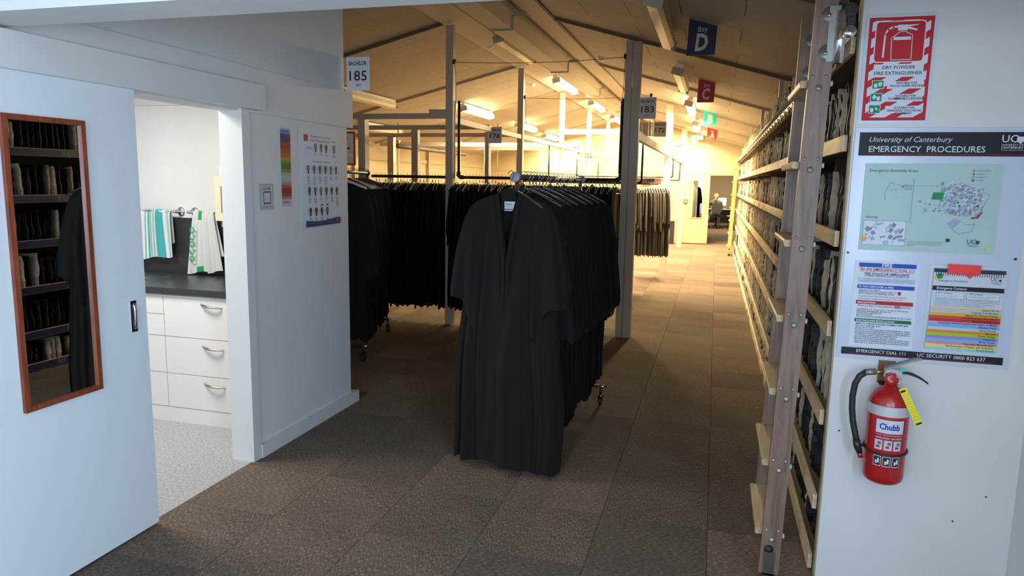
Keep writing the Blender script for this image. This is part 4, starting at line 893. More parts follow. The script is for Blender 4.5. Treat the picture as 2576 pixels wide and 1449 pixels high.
# rail tube for the ladders and its zig-zag bracket wire
rt = thing('ladder_rail', 'long pale metal tube along the top of the shelves, holding the ladders', 'rail', (0, 0, 0))
MB().tube([(0.415, 2.80, 2.135), (0.415, 17.45, 2.135)], 0.0165, 12, mat('rail_tube', (0.70, 0.66, 0.58), 0.3, 0.5)).build('tube', rt)
b = MB()
y = 3.2; k = 0; pts = []
while y < 17.3:
    b.tube([(0.438, y, 2.128), (0.452, y+0.03, 2.108)], 0.004, 4, BLACKM); b.tube([(0.452, y+0.03, 2.108), (0.455, y+0.20, 2.108)], 0.004, 4, BLACKM); b.tube([(0.455, y+0.20, 2.108), (0.438, y+0.24, 2.128)], 0.004, 4, BLACKM); y += 0.30
b.build('bracket_wire', rt, kind='stuff')
MB().lathe([(0.0, 0), (0.021, 0.0), (0.021, 0.012), (0.012, 0.014), (0.0, 0.02)], 18, CHROME, Matrix.Translation((0.415, 2.80, 2.135)) @ Matrix.Rotation(math.radians(90), 4, 'X')).build('end_cap', rt)

# hoods standing on the shelves
def hood_mesh(seed, cream, h=0.27, d=0.27):
    r = random.Random(seed); b = MB(); n = 9; layers = 4; vs = []
    amp = 0.020+0.018*r.random() if cream else 0.008+0.006*r.random(); lean = (r.random()-0.5)*0.03
    prof = []
    for k in range(n):
        t = k/(n-1); w = amp*(math.sin(math.pi*min(1, t*0.92+0.06))**0.8)*(0.75+0.5*r.random())+0.0015
        prof.append((t, w, (r.random()-0.5)*0.008+lean*t))
    hh = h*(0.82+0.22*r.random())
    for L in range(layers):
        q = L/(layers-1); ww = (0.30, 1.0, 0.8, 0.4)[L]
        for t, w, c in prof:
            z = hh*t+(0.012*r.random() if L == 0 else 0); xx = q*d+(0.0 if L else 0.010*r.random())
            vs += [(xx, c-w*ww, z), (xx, c+w*ww, z)]
    mt = HOODC if cream else HOODK; fs = []
    for L in range(layers-1):
        for k in range(n-1):
            for s in (0, 1):
                a = L*2*n+2*k+s; fs.append((a, a+2, a+2*n+2, a+2*n) if s == 0 else (a, a+2*n, a+2*n+2, a+2))
        fs.append((L*2*n, L*2*n+2*n, L*2*n+2*n+1, L*2*n+1)); a = L*2*n+2*(n-1); fs.append((a, a+1, a+2*n+1, a+2*n))
    for k in range(n-1): fs.append((2*k, 2*k+1, 2*k+3, 2*k+2))
    o = (layers-1)*2*n
    for k in range(n-1): fs.append((o+2*k, o+2*k+2, o+2*k+3, o+2*k+1))
    b.add(vs, fs, mt, False); return b
hm_c = [hood_mesh(40+k, True) for k in range(6)]; hm_k = [hood_mesh(80+k, False) for k in range(3)]
me_c = [b.mesh('hood') for b in hm_c]; me_k = [b.mesh('hood') for b in hm_k]
lvl_name = ['bottom level', 'second level from the floor', 'third level from the floor', 'fourth level from the floor', 'fifth level from the floor', 'sixth level from the floor', 'top']
rs = random.Random(21); cnt = 0
for i, z in enumerate(LV):
    y = 3.12; st = MB(); indiv = 0
    while y < 17.2:
        near = y < 5.2
        pc = 0.26 if near else (0.66 if y < 7 else 0.90)
        cream = rs.random() < pc; sp = (0.048 if near else 0.054)+0.018*rs.random()
        sc_ = 1.0 if i not in (0,) else 0.72
        if i == 0: sc_ = 0.74
        rot = (rs.random()-0.5)*0.20; xo = SX+0.035+0.02*rs.random()
        k = rs.randrange(6 if cream else 3)
        if indiv < 42:
            o = link('hood', (me_c if cream else me_k)[k], None, (xo, y, z-0.0295), cat='hood',
                     label='%s standing on the %s of the shelves, near end' % ('folded cream-lined hood' if cream else 'folded black hood', lvl_name[i]), group='%s hoods on the shelves, %s' % ('cream-lined' if cream else 'black', lvl_name[i]))
            o.rotation_euler = ((rs.random()-0.5)*0.12, 0, rot); o.scale = (1, 1, sc_); indiv += 1
        else:
            src = (hm_c if cream else hm_k)[k]
            M = Matrix.Translation((xo, y, z-0.0295)) @ Matrix.Rotation(rot, 4, 'Z') @ Matrix.Rotation((rs.random()-0.5)*0.16, 4, 'X') @ Matrix.Diagonal((1, 1, sc_, 1))
            st.add(src.v, src.f, src.mats[0], False, M)
        y += sp
    st.build('hoods', label='folded cream-lined and black hoods packed along the %s, far part' % lvl_name[i], cat='hoods', kind='stuff')

# ------------------------------------------------------------------ GOWNS AND HANGERS
def gown_body(seed, hem, a_top=0.205, a_hem=0.23, t_top=0.014, t_hem=0.03, v=0.0, fold=0.010, nth=44, nz=20, mt=ROBE, cut=0.0):
    r = random.Random(seed); ph = [r.random()*6.28 for _ in range(5)]; mb = MB(); vs = []
    for j in range(nz+1):
        t = j/nz
        for i in range(nth):
            th = 2*math.pi*i/nth; c, s = math.cos(th), math.sin(th)
            a = a_top+(a_hem-a_top)*min(1, t*1.3)**0.8; b_ = t_top+(t_hem-t_top)*min(1, t*2.0)
            x = a*(abs(c)**0.8)*(1 if c >= 0 else -1); y = b_*(abs(s)**0.7)*(1 if s >= 0 else -1)
            zt = -0.088-0.36*max(0, abs(x)-0.035)
            if v and s < 0 and abs(x) < 0.058: zt -= v*(1-abs(x)/0.058)
            zb = -hem-0.012*math.sin(3*th+ph[0])-0.010*math.sin(7*th+ph[1])-cut*x
            z = zt+(zb-zt)*t
            am = fold*min(1, t*1.6)
            dy = am*(math.sin(7*th+ph[2]+0.9*t+0.8*math.sin(2*th+ph[0]))+0.8*math.sin(13*th+ph[3]-1.1*t+math.sin(3*th))+0.45*math.sin(27*th+ph[4]+0.5*t))
            y += dy*(0.4+0.6*abs(s)); x += 0.3*dy+0.006*math.sin(4*t*3.1+ph[0])*t
            vs.append((x, y, z))
    fs = [(j*nth+i, (j+1)*nth+i, (j+1)*nth+(i+1) % nth, j*nth+(i+1) % nth) for j in range(nz) for i in range(nth)]
    mb.add(vs, fs, mt, True); return mb
def gown_sleeve(seed, side, zb_out=0.62, zb_in=0.80, out=0.335, t=0.022, fold=0.007, nth=26, nz=14, mt=ROBE):
    r = random.Random(seed*7+(side > 0)); ph = [r.random()*6.28 for _ in range(4)]; mb = MB(); vs = []
    for j in range(nz+1):
        q = j/nz
        for i in range(nth):
            th = 2*math.pi*i/nth; c, s = math.cos(th), math.sin(th)
            x0 = 0.165+c*0.045; x1 = (out+0.13)/2+c*(out-0.13)/2
            x = x0+(x1-x0)*q**0.55
            zt = -0.095-0.36*max(0, x0-0.035); zbb = -(zb_in+(zb_out-zb_in)*(0.5+0.5*c))-0.035*math.cos(3*th+ph[2])+(0.03 if s > 0 else 0)
            z = zt+(zbb-zt)*q
            th_ = 0.012+(t-0.012)*min(1, q*2)
            y = th_*(abs(s)**0.7)*(1 if s >= 0 else -1)+fold*q*(math.sin(5*th+ph[0]+q*2)+0.6*math.sin(9*th+ph[1]))
            vs.append((side*x, y, z))
    fs = [(j*nth+i, (j+1)*nth+i, (j+1)*nth+(i+1) % nth, j*nth+(i+1) % nth) for j in range(nz) for i in range(nth)]
    if side < 0: fs = [f[::-1] for f in fs]
    mb.add(vs, fs, mt, True); return mb
def make_gown(seed, hem, mt=ROBE, name='academic_gown', **k):
    sl = {q: k.pop(q) for q in ('zb_out', 'zb_in', 'out') if q in k}
    g = thing(name, None, 'gown')
    gown_body(seed, hem, mt=mt, **k).build('gown_body', g)
    tk = {'t': k['t_hem']*0.8} if 't_hem' in k else {}
    for s in (-1, 1): gown_sleeve(seed, s, mt=mt, **sl, **tk).build('sleeve', g)
    return g
def make_hanger(kind):
    h = thing('coat_hanger', None, 'hanger')
    hk = [(0.0, 0, -0.075), (0.0, 0, -0.035), (0.010, 0, -0.026), (0.020, 0, -0.010), (0.0175, 0, 0.010), (0.004, 0, 0.0195), (-0.012, 0, 0.014), (-0.0185, 0, 0.0)]
    MB().tube(hk, 0.0018, 5, WIRE if kind != 'black' else BLACKM).build('hook', h)
    b = MB()
    if kind == 'wood':
        for s in (-1, 1):
            b.hexa([(0, -0.006, -0.098), (s*0.21, -0.006, -0.168), (s*0.21, 0.006, -0.168), (0, 0.006, -0.098), (0, -0.006, -0.066), (s*0.205, -0.006, -0.146), (s*0.205, 0.006, -0.146), (0, 0.006, -0.066)], HANGW)
    elif kind == 'plastic':
        b.tube([(-0.21, 0, -0.162), (-0.10, 0, -0.106), (0, 0, -0.074), (0.10, 0, -0.106), (0.21, 0, -0.162)], 0.0045, 6, HANGP); b.tube([(-0.21, 0, -0.162), (0.21, 0, -0.162)], 0.0035, 5, HANGP); b.box((-0.012, -0.004, -0.080), (0.012, 0.004, -0.050), HANGP)
    elif kind == 'black':
        b.tube([(-0.22, 0, -0.172), (-0.10, 0, -0.110), (0, 0, -0.072), (0.10, 0, -0.110), (0.22, 0, -0.172)], 0.006, 6, HANGK)
    else:
        b.tube([(-0.20, 0, -0.165), (0, 0, -0.075), (0.20, 0, -0.165)], 0.0022, 5, WIRE); b.tube([(-0.20, 0, -0.165), (0.20, 0, -0.165)], 0.0018, 4, WIRE)
    b.build('shoulder_bar', h); return h
protoH = {k: make_hanger(k) for k in ('wood', 'plastic', 'black', 'wire')}
usedH = {k: False for k in protoH}
def place(proto, used, key, loc, rz, label, group, tilt=0.0, scale=None):
    if not used[key]: o = proto[key]; used[key] = True
    else: o = copy_tree(proto[key])
    o.location = loc; o.rotation_euler = (0, tilt, rz); o['label'] = label
    if group: o['group'] = group
    if scale: o.scale = scale
    return o
ORD = ['first', 'second', 'third', 'fourth', 'fifth', 'sixth', 'seventh', 'eighth', 'ninth', 'tenth', 'eleventh', 'twelfth', 'thirteenth', 'fourteenth', 'fifteenth', 'sixteenth', 'seventeenth', 'eighteenth', 'nineteenth', 'twentieth', 'twenty-first', 'twenty-second', 'twenty-third']
# near row on the cross rail (rail along X, gowns edge-on)
protoG = {}; usedG = {}
for k in range(5): protoG['r%d' % k] = make_gown(100+k, 1.47-0.02*(k % 3), t_top=0.010, t_hem=0.020, fold=0.006, nth=32, nz=12, a_hem=0.235, zb_out=0.66, zb_in=0.86, out=0.30); usedG['r%d' % k] = False
RZ = 1.655
r1 = random.Random(3)
x = -3.74
while x < -0.985:
    if -2.855 < x < -2.765: x = -2.765
    Yr = 7.50; side = 'left of the thin middle post' if x < -2.8 else 'between middle post and aisle post'
    tl = 0.0
    if -3.0 < x < -2.8: tl = -0.02
    if -2.8 < x < -2.65: tl = 0.02
    k = 'r%d' % r1.randrange(5)
    place(protoG, usedG, k, (x, Yr, RZ), math.pi/2+(r1.random()-0.5)*0.14, 'black gown in the long dense cross row, %s' % side, 'black gowns %s' % side, tl)
    hk = r1.choice(('plastic', 'plastic', 'wood', 'wire', 'black'))
    place(protoH, usedH, hk, (x, Yr, RZ+0.001), math.pi/2+(r1.random()-0.5)*0.5, '%s hanger in the cross row, %s' % ({'wood': 'pale wooden', 'plastic': 'pale plastic', 'wire': 'thin wire', 'black': 'black plastic'}[hk], side), '%s hangers %s' % (hk, side))
    x += 0.034+0.008*r1.random()
# second row (black), only its aisle end shows
for k in range(12):
    x = -1.62+k*0.045; kk = 'r%d' % r1.randrange(5)
    place(protoG, usedG, kk, (x, 10.36, RZ-0.02), math.pi/2+(r1.random()-0.5)*0.12, 'black gown of the second cross row, right behind the large aisle post', 'black gowns of the second row')
    place(protoH, usedH, 'plastic', (x, 10.36, RZ-0.019), math.pi/2+(r1.random()-0.5)*0.5, 'pale plastic hanger in the second row of gowns', 'hangers of the second row')
# third row: black gowns, cloth colour lightened for the strong light on them
for k in range(3):
    protoG['c%d' % k] = make_gown(200+k, 1.20, mt=ROBE_LIT, t_top=0.010, t_hem=0.024, fold=0.010, nth=36, nz=14, a_top=0.19, a_hem=0.27, zb_out=0.55+0.1*k, zb_in=0.80+0.09*k, out=0.27+0.03*k); usedG['c%d' % k] = False
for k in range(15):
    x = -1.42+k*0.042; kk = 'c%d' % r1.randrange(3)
    place(protoG, usedG, kk, (x+0.03, 12.2, 1.62), math.pi/2+0.25+(r1.random()-0.5)*0.3, 'black gown coloured as brightly lit, third row, %s from the aisle end' % ORD[14-k], 'lit black gowns of the third row')
    place(protoH, usedH, 'plastic', (x+0.03, 12.2, 1.621), math.pi/2+0.25, 'pale plastic hanger over the lit black gowns, %s from the aisle end' % ORD[14-k], 'hangers above the lit black gowns')
# garment rack behind the wall corner
def rack(name, label, X0, Y0, X1, Y1, z, mt, wide=0.2, capm=None):
    R_o = thing(name, label, 'garment rack', (0, 0, 0))
    A, B = Vector((X0, Y0, z)), Vector((X1, Y1, z)); d = (B-A).normalized(); n = Vector((-d.y, d.x, 0))
    MB().tube([A-d*0.03, B+d*0.03], 0.0155, 12, mt).build('top_rail', R_o)
    for E, s in ((A, -1), (B, 1)):
        MB().tube([E, (E.x, E.y, 0.14)], 0.0125, 10, mt).tube([(E.x, E.y, z-0.13), (E.x, E.y, z-0.20)], 0.0145, 10, mt).build('upright', R_o)
        b = MB(); q = Matrix.Translation(E+d*s*0.028) @ d.to_track_quat('Z', 'Y').to_matrix().to_4x4() @ Matrix.Rotation(0 if s > 0 else math.pi, 4, 'X')
        b.lathe([(0.0, -0.012), (0.026, -0.012), (0.0275, -0.004), (0.0275, 0.008), (0.022, 0.013), (0.0, 0.0135)], 20, capm or BLACKP, q); b.build('end_cap', R_o)
        b = MB(); b.tube([E+n*wide+Vector((0, 0, 0.14-z)), E-n*wide+Vector((0, 0, 0.14-z))], 0.0135, 10, mt); b.build('foot_bar', R_o)
        for w in (-1, 1):
            c = E+n*wide*w; c = Vector((c.x, c.y, 0)); b = MB()
            b.tube([(c.x, c.y, 0.14), (c.x, c.y, 0.075)], 0.009, 8, BLACKM); b.box((c.x-0.016, c.y-0.012, 0.03), (c.x-0.012, c.y+0.022, 0.082), BLACKP); b.box((c.x+0.012, c.y-0.012, 0.03), (c.x+0.016, c.y+0.022, 0.082), BLACKP); b.box((c.x-0.016, c.y-0.012, 0.078), (c.x+0.016, c.y+0.022, 0.084), BLACKP)
            ca = b.build('castor', R_o); MB().tube([(c.x-0.010, c.y+0.008, 0.0345), (c.x+0.010, c.y+0.008, 0.0345)], 0.034, 16, BLACKP).build('wheel', ca)
            b = MB(); b.tube([(c.x-0.03, c.y, 0.14), (c.x+0.045, c.y, 0.145)], 0.012, 8, CHROME); b.build('corner_joint', R_o)
    lo = MB(); lo.tube([(A.x, A.y, 0.14), (B.x, B.y, 0.14)], 0.0125, 10, mt); lo.build('bottom_bar', R_o)
    return R_o
CAPB = mat('grey_blue_cap', (0.30, 0.33, 0.42), 0.35)
rack('garment_rack', 'chrome garment rack on castors loaded with black gowns in the middle of the floor', -1.040, 3.76, -0.925, 5.02, 1.625, CHROME, 0.2, CAPB)
rack('garment_rack', 'black garment rack of black gowns just behind the corner of the white wall', -3.11, 5.50, -3.45, 6.70, 1.662, BLACKM, 0.2)
for k in range(4):
    protoG['m%d' % k] = make_gown(300+k, 1.30+0.03*(k % 2), t_top=0.020, t_hem=0.045, fold=0.012, nth=44, nz=18, a_top=0.205, a_hem=0.215, zb_out=0.78, zb_in=0.93, out=0.325); usedG['m%d' % k] = False
for k in range(21):
    t = k/20; X = -1.030+0.100*t; Y = 3.86+1.10*t; kk = 'm%d' % r1.randrange(4)
    hs = 1.08+0.05*(1-t)
    place(protoG, usedG, kk, (X+(r1.random()-0.5)*0.012, Y, 1.638), -0.03+(r1.random()-0.5)*0.16, 'black gown on the chrome rack, %s behind the front gown' % ORD[k], 'black gowns on the chrome rack', 0, (1, 1, hs))
    place(protoH, usedH, 'wire' if k % 3 else 'black', (X, Y, 1.639), -0.03+(r1.random()-0.5)*0.25, 'thin %s hanger on the chrome rack, %s behind the front gown' % ('metal' if k % 3 else 'black', ORD[k]), '%s hangers on the chrome rack' % ('metal' if k % 3 else 'black'))
for k in range(12):
    t = k/11; X = -3.10-0.33*t; Y = 5.56+1.1*t; kk = 'm%d' % r1.randrange(4)
    place(protoG, usedG, kk, (X, Y, 1.678), 0.25+(r1.random()-0.5)*0.2, 'black gown on the black rack behind the white wall corner', 'black gowns behind the wall corner', 0, (1, 1, 1.12))
    wk = 'wood' if k in (0, 3, 4) else 'black'
    place(protoH, usedH, wk, (X, Y, 1.679), 0.25+(r1.random()-0.5)*0.7, '%s hanger on the black rack behind the white corner' % ('pale wooden' if wk == 'wood' else 'black'), '%s hangers behind the wall corner' % wk)
# the front gown, facing the camera
ROBEF = mat('front_gown_cloth', (0.0125, 0.0118, 0.0115), 0.88, bump=0.06, bscale=400, sheen=0.02, spec=0.15)
fg = thing('academic_gown', 'front black gown with white neck label, nearest on the chrome rack', 'gown', (-1.050, 3.67, 1.638), math.radians(-6))
gown_body(501, 1.595, a_top=0.20, a_hem=0.312, t_top=0.022, t_hem=0.075, v=0.40, fold=0.022, nth=150, nz=40, mt=ROBEF, cut=0.03).build('gown_body', fg)
gown_sleeve(502, -1, 0.60, 0.90, 0.345, 0.075, 0.018, 60, 26, ROBEF).build('sleeve', fg)
gown_sleeve(503, 1, 0.64, 0.86, 0.350, 0.075, 0.018, 60, 26, ROBEF).build('sleeve', fg)
lap = MB()
for s in (-1, 1):      # front facings running down from the V
    pts = [(0.060, -0.100), (0.044, -0.20), (0.026, -0.32), (0.006, -0.47), (0.006, -0.8), (0.010, -1.1), (0.006, -1.56)]; vs = []
    for i, (px_, pz) in enumerate(pts):
        yy = -0.028-0.034*min(1, i/3)-0.004*math.sin(i*2.0)
        vs += [(s*px_-s*0.004, yy-0.002, pz), (s*(px_+0.018), yy-0.004, pz-0.006), (s*(px_+0.020), yy+0.004, pz-0.006)]
    fs = []
    for i in range(len(pts)-1):
        for k in (0, 1): fs.append((3*i+k, 3*i+k+1, 3*i+k+4, 3*i+k+3) if s > 0 else (3*i+k, 3*i+k+3, 3*i+k+4, 3*i+k+1))
    lap.add(vs, fs, ROBEF, True)
lap.build('front_facing', fg)
b = MB(); pl = Print((1, 0, 0), (0, 0, 1), (0, -0.006, 0)); b.box((-0.05, -0.010, -0.19), (0.035, 0.0, -0.075), ROBEF); b.build('yoke_lining', fg)
lbm = MB(); lbm.prism([(-0.028, -0.192), (0.018, -0.192), (0.034, -0.142), (-0.028, -0.142)], 0, 0.0015, ink(196, 198, 206), Matrix.Translation((0, -0.012, 0)) @ Matrix.Rotation(math.radians(90), 4, 'X'))
lo = lbm.build('neck_label', fg, label='white sewn neck label')
P = planeY(-0.0136); P.text('REGALIA', -0.018, -0.160, 0.016, mt=BLK, bold=0.02); P.rect(-0.028, -0.186, 0.022, -0.182, BLK); P.rect(-0.018, -0.171, 0.014, -0.1698, LNE); P.build('label_print', lo)
hgf = copy_tree(protoH['black']); hgf.location = (-1.050, 3.67, 1.639); hgf.rotation_euler = (0, 0, math.radians(-24)); hgf['label'] = 'black hanger holding the front gown at the near end of the chrome rack'; del hgf['group']

# ------------------------------------------------------------------ POSTS, BEAMS AND RAILS OF THE RACKING
def post(label, x0, x1, y0, y1, ztop, z0=0.0, slot=False, name='timber_post'):
    o = thing(name, label, 'post', ((x0+x1)/2, (y0+y1)/2, 0)); cx, cy = (x0+x1)/2, (y0+y1)/2
    if slot:
        g = 0.012; xm = x0+(x1-x0)*0.42
        MB().box((x0-cx, y0-cy, z0), (xm-cx, y1-cy, ztop), POSTW).build('post_half', o); MB().box((xm+g-cx, y0-cy, z0), (x1-cx, y1-cy, ztop-0.01), POSTW).build('post_half', o)
        MB().box((xm-cx, y0-cy+0.02, z0), (xm+g-cx, y1-cy, ztop-0.45), POSTW).build('packer', o)
    else:
        MB().box((x0-cx, y0-cy, z0), (x1-cx, y1-cy, ztop), POSTW).build('shaft', o)
    return o
AX0, AX1 = -0.935, -0.785
post('large grey-brown aisle post with the 183 sign, right of the mobile rack', -0.94, -0.785, 7.37, 7.47, zr(-0.94)-0.055, slot=True)
post('second aisle post, beside the lit black gowns', -0.925, -0.80, 13.13, 13.24, zr(-0.93)-0.06)
post('third aisle post, farthest down the aisle before the mirrored door', -0.915, -0.79, 18.78, 18.9, zr(-0.92)-0.06)
for Y, nm in ((7.4, 'nearest thin middle post rising through the gowns to the ridge strip'), (10.3, 'second thin middle post, right of the 178 sign'), (13.2, 'third thin middle post, further under the ridge'), (16.1, 'fourth thin middle post under the ridge'), (19.0, 'last thin middle post close to the far wall')):
    post(nm, -2.855, -2.772, Y-0.02, Y+0.06, zl(-2.84)-0.05)
post('short timber post under the crossbeam, just right of the wall corner', -3.895, -3.81, 7.36, 7.46, 2.264)
post('short brown post carrying the 178 sign', -2.915, -2.862, 8.94, 9.02, 2.23)
post('short post under the second crossbeam, left of the nearest middle post', -3.94, -3.85, 8.93, 9.01, 2.262)
post('short post under the third crossbeam, far left', -5.02, -4.92, 10.45, 10.55, 2.262)
post('short cream post under the fourth crossbeam in the far hall', -4.3, -4.2, 13.16, 13.26, 2.262)
post('short cream post in the far hall left of the ridge', -3.6, -3.5, 14.66, 14.76, 2.262)
for k, (Y, nm) in enumerate(((7.4, 'thin upright standing on the shelves nearest the ladder'), (10.3, 'second thin upright on top of the shelves'), (13.2, 'third thin upright on top of the shelves'), (16.1, 'fourth thin upright on top of the shelves'))):
    o = MB().box((0.52, Y-0.02, 2.14), (0.56, Y+0.02, zr(0.54)-0.036), POSTW); o.build('thin_upright', label=nm, cat='post')
def beam(label, a, b_, h=0.058, w=0.05):
    A, B = Vector(a), Vector(b_); d = (B-A); n = Vector((-d.y, d.x, 0)).normalized()*w/2; u = Vector((0, 0, h/2))
    m_ = MB(); m_.hexa([A-n-u, B-n-u, B+n-u, A+n-u, A-n+u, B-n+u, B+n+u, A+n+u], POSTW); m_.build('crossbeam', label=label, cat='beam')
beam('dark brown horizontal crossbeam from the wall corner to the nearest middle post', (-6.5, 7.41, 2.293), (-2.857, 7.41, 2.293))
beam('second horizontal crossbeam, behind and just below the first', (-6.5, 8.98, 2.293), (-2.857, 8.98, 2.293))
beam('third horizontal crossbeam, reaching the second thin middle post', (-6.5, 10.5, 2.293), (-2.80, 10.5, 2.293))
beam('pale crossbeam between the third middle post and the aisle side', (-2.771, 13.22, 2.53), (-0.94, 13.22, 2.53), 0.095)
beam('fourth horizontal crossbeam, cream, in the bright far hall', (-6.5, 13.2, 2.293), (-2.857, 13.2, 2.293), 0.075)
beam('fifth horizontal crossbeam, cream, farthest in the hall', (-6.5, 14.7, 2.293), (-2.857, 14.7, 2.293), 0.075)
beam('long lengthwise beam from the large aisle post to the second aisle post', (-0.83, 7.48, 2.10), (-0.86, 13.12, 2.14), 0.09)
beam('lengthwise beam from the second aisle post to the third', (-0.86, 13.26, 2.14), (-0.86, 18.77, 2.14), 0.09)
beam('lengthwise beam between the nearest and second middle posts', (-2.81, 7.48, 2.255), (-2.81, 10.27, 2.255), 0.06)
beam('lengthwise beam between the second and third middle posts', (-2.81, 10.38, 2.262), (-2.81, 13.17, 2.262), 0.07)
beam('lengthwise beam behind the third middle post', (-2.81, 13.27, 2.262), (-2.81, 18.97, 2.262), 0.07)
MB().box((-3.05, 7.385, 2.3225), (-2.857, 7.435, 2.362), POSTW).build('packing_block', label='short packing block on the first crossbeam beside the nearest middle post', cat='block')
def hang_rail(label, x0, x1, Y, z, ztop, left=True, right=True, r=0.017):
    R_o = thing('hanging_rail', label, 'rail'); e = 0.035
    MB().tube([(x0+(e if left else 0), Y, z), (x1-(e if right else 0), Y, z)], r, 10, PIPE).build('rail', R_o)
    for f, x, s in ((left, x0, 1), (right, x1, -1)):
        if f:
            MB().tube([(x+s*0.05, Y, z), (x+s*0.02, Y, z+0.004), (x, Y, z+0.022), (x, Y, z+0.06)], r*1.45, 10, PIPE).build('elbow', R_o)
            MB().tube([(x, Y, z+0.03), (x, Y, ztop)], r*0.9, 8, PIPE).build('dropper', R_o)
    return R_o
hang_rail('dark pipe rail carrying the gowns between the nearest middle post and the large aisle post', -2.745, -0.962, 7.50, RZ-0.017, 2.46)
hang_rail('dark pipe rail carrying the gowns left of the nearest middle post', -3.80, -2.86, 7.50, RZ-0.017, 2.30, False, False)
hang_rail('dark pipe rail of the second row of gowns', -2.81, -1.03, 10.36, RZ-0.037, 2.22)
hang_rail('dark pipe rail of the bright third row of lit black gowns', -2.81, -0.93, 12.2, 1.603, 2.23, True, False, 0.014)
hang_rail('thin empty pipe rail left of the third aisle post', -2.81, -0.86, 17.6, 1.70, 2.10, True, True, 0.014)
hang_rail('thin empty pipe rail in the bright part of the hall', -2.81, -0.86, 14.8, 1.74, 2.10, True, True, 0.012)
MB().tube([(-0.965, 7.50, 1.70), (-0.965, 7.50, 2.43)], 0.024, 8, PIPE).build('winch_sleeve', label='dark sleeve around the dropper pipe beside the large aisle post', cat='pipe')
hat = MB(); hat.box((-1.7, 12.75, 1.60), (-1.06, 13.05, 1.70), mat('dark_maroon', (0.04, 0.012, 0.014), 0.6)); hat.box((-1.05, 12.75, 1.60), (-0.95, 13.05, 1.70), mat('maroon', (0.10, 0.03, 0.02), 0.6)); hat.box((-1.7, 12.74, 1.555), (-0.918, 13.14, 1.595), POSTW)
hat.build('storage_shelf', label='small pale shelf with dark maroon boxes above the lit black gowns', cat='shelf')
# ropes and pulleys
ROPE = mat('thin_cable', (0.20, 0.15, 0.10), 0.7)
for Y, x0, x1, z, nm in ((7.39, -2.76, -0.945, 2.85, 'near thin cable stretched across from the middle post to the large aisle post'), (10.29, -2.75, -0.94, 2.812, 'far thin cable stretched across in front of the bright lamps')):
    o = thing('pulley_cable', nm, 'cable'); s = 0.03
    pts = [(x0+(x1-x0)*k/8, Y, z-s*4*(k/8)*(1-k/8)) for k in range(9)]
    MB().tube(pts, 0.0032, 5, ROPE).build('cable', o)
    MB().tube([(x0, Y, z), (x0+0.015, Y, z-0.1), (x0+0.02, Y, z-0.4), (x0+0.01, Y, z-0.55)], 0.003, 5, ROPE).build('hanging_cord', o)
    MB().tube([(x1, Y, z), (x1-0.01, Y, z-0.35), (x1-0.02, Y, z-0.42)], 0.003, 5, ROPE).build('hanging_cord', o)
    for x in (x0, x1): MB().tube([(x-0.012, Y-0.012, z), (x+0.012, Y-0.012, z)], 0.022, 12, BLACKM).box((x-0.016, Y-0.008, z-0.01), (x+0.016, Y+0.012, z+0.03), BLACKM).build('pulley', o)
# far-left services
for k, (x, Y, z0, z1) in enumerate(((-5.55, 12.0, 0.0, 2.6), (-5.1, 14.0, 0.0, 2.7), (-4.6, 15.0, 1.9, 2.835))):
    MB().tube([(x, Y, z0), (x, Y, z1)], 0.014, 8, CREAM).lathe([(0.05, 0), (0.02, 0.05), (0.014, 0.06)], 10, CREAM, Matrix.Translation((x, Y, z1-0.30)) @ Matrix.Rotation(math.pi, 4, 'X')).build('service_pole', label=('slim cream service pole near the left wall', 'slim cream service pole further along the left wall', 'short hanging cream pole behind the crossbeams')[k], cat='pole')
MB().tube([(-5.54, 11.9, 2.20), (-5.1, 14.3, 2.15)], 0.04, 12, mat('grey_duct', (0.07, 0.06, 0.055), 0.5)).build('service_duct', label='dark grey round duct running along the far left side', cat='duct')

# ------------------------------------------------------------------ FLUORESCENT LAMPS
LIT = mat('lit_diffuser', (0.9, 0.85, 0.7), 0.5, emit=(1.0, 0.76, 0.40), estr=TUBE_POWER)
OFFD = mat('unlit_diffuser', (0.66, 0.60, 0.48), 0.3)
def lamp(label, X, Y, lit, slope, L=1.55, tw=0.115):
    zc = zr(X) if slope < 0 else zl(X); ang = math.atan(0.285) if slope < 0 else -math.atan(0.2525)
    o = thing('fluorescent_lamp', label, 'lamp', (X, Y, zc-0.055)); o.rotation_euler = (0, ang, 0)
    MB().box((-0.04, -L/2-0.03, -0.015), (0.04, L/2+0.03, 0.030), WHITE).build('batten', o)
    b = MB(); b.prism([(-tw/2, -0.015), (tw/2, -0.015), (tw/2, -0.060), (tw*0.32, -0.095), (-tw*0.32, -0.095), (-tw/2, -0.060)], -L/2, L/2, LIT if lit else OFFD, Matrix.Rotation(math.radians(90), 4, 'X')); b.build('diffuser', o)
    if lit:
        a_ = area('lamp_glow', (0, 0, -0.0965), (0, 0, 0), tw*0.6, L, TUBE_DOWN, (1.0, 0.77, 0.42)); a_.parent = o
    for s in (-1, 1): MB().box((-0.065, s*(L/2+0.002), -0.095), (0.065, s*(L/2+0.014), -0.012), mat('lamp_end_cap', (0.45, 0.40, 0.30), 0.5)).box((-0.028, s*(L/2+0.002), -0.012), (0.028, s*(L/2+0.014), 0.03), MATS["lamp_end_cap"]).build('end_cap', o)
for i, Y in enumerate((5.85, 8.95, 12.15, 15.80, 18.90)):
    lamp(('unlit fluorescent lamp left of the Bay D sign', 'unlit fluorescent lamp left of the Bay C sign', 'lit fluorescent lamp left of the Bay B sign', 'lit fluorescent lamp between the Bay B and Bay A signs', 'lit fluorescent lamp nearest the far wall, below the Bay A lamp')[i], -0.46, Y, i >= 2, -1)
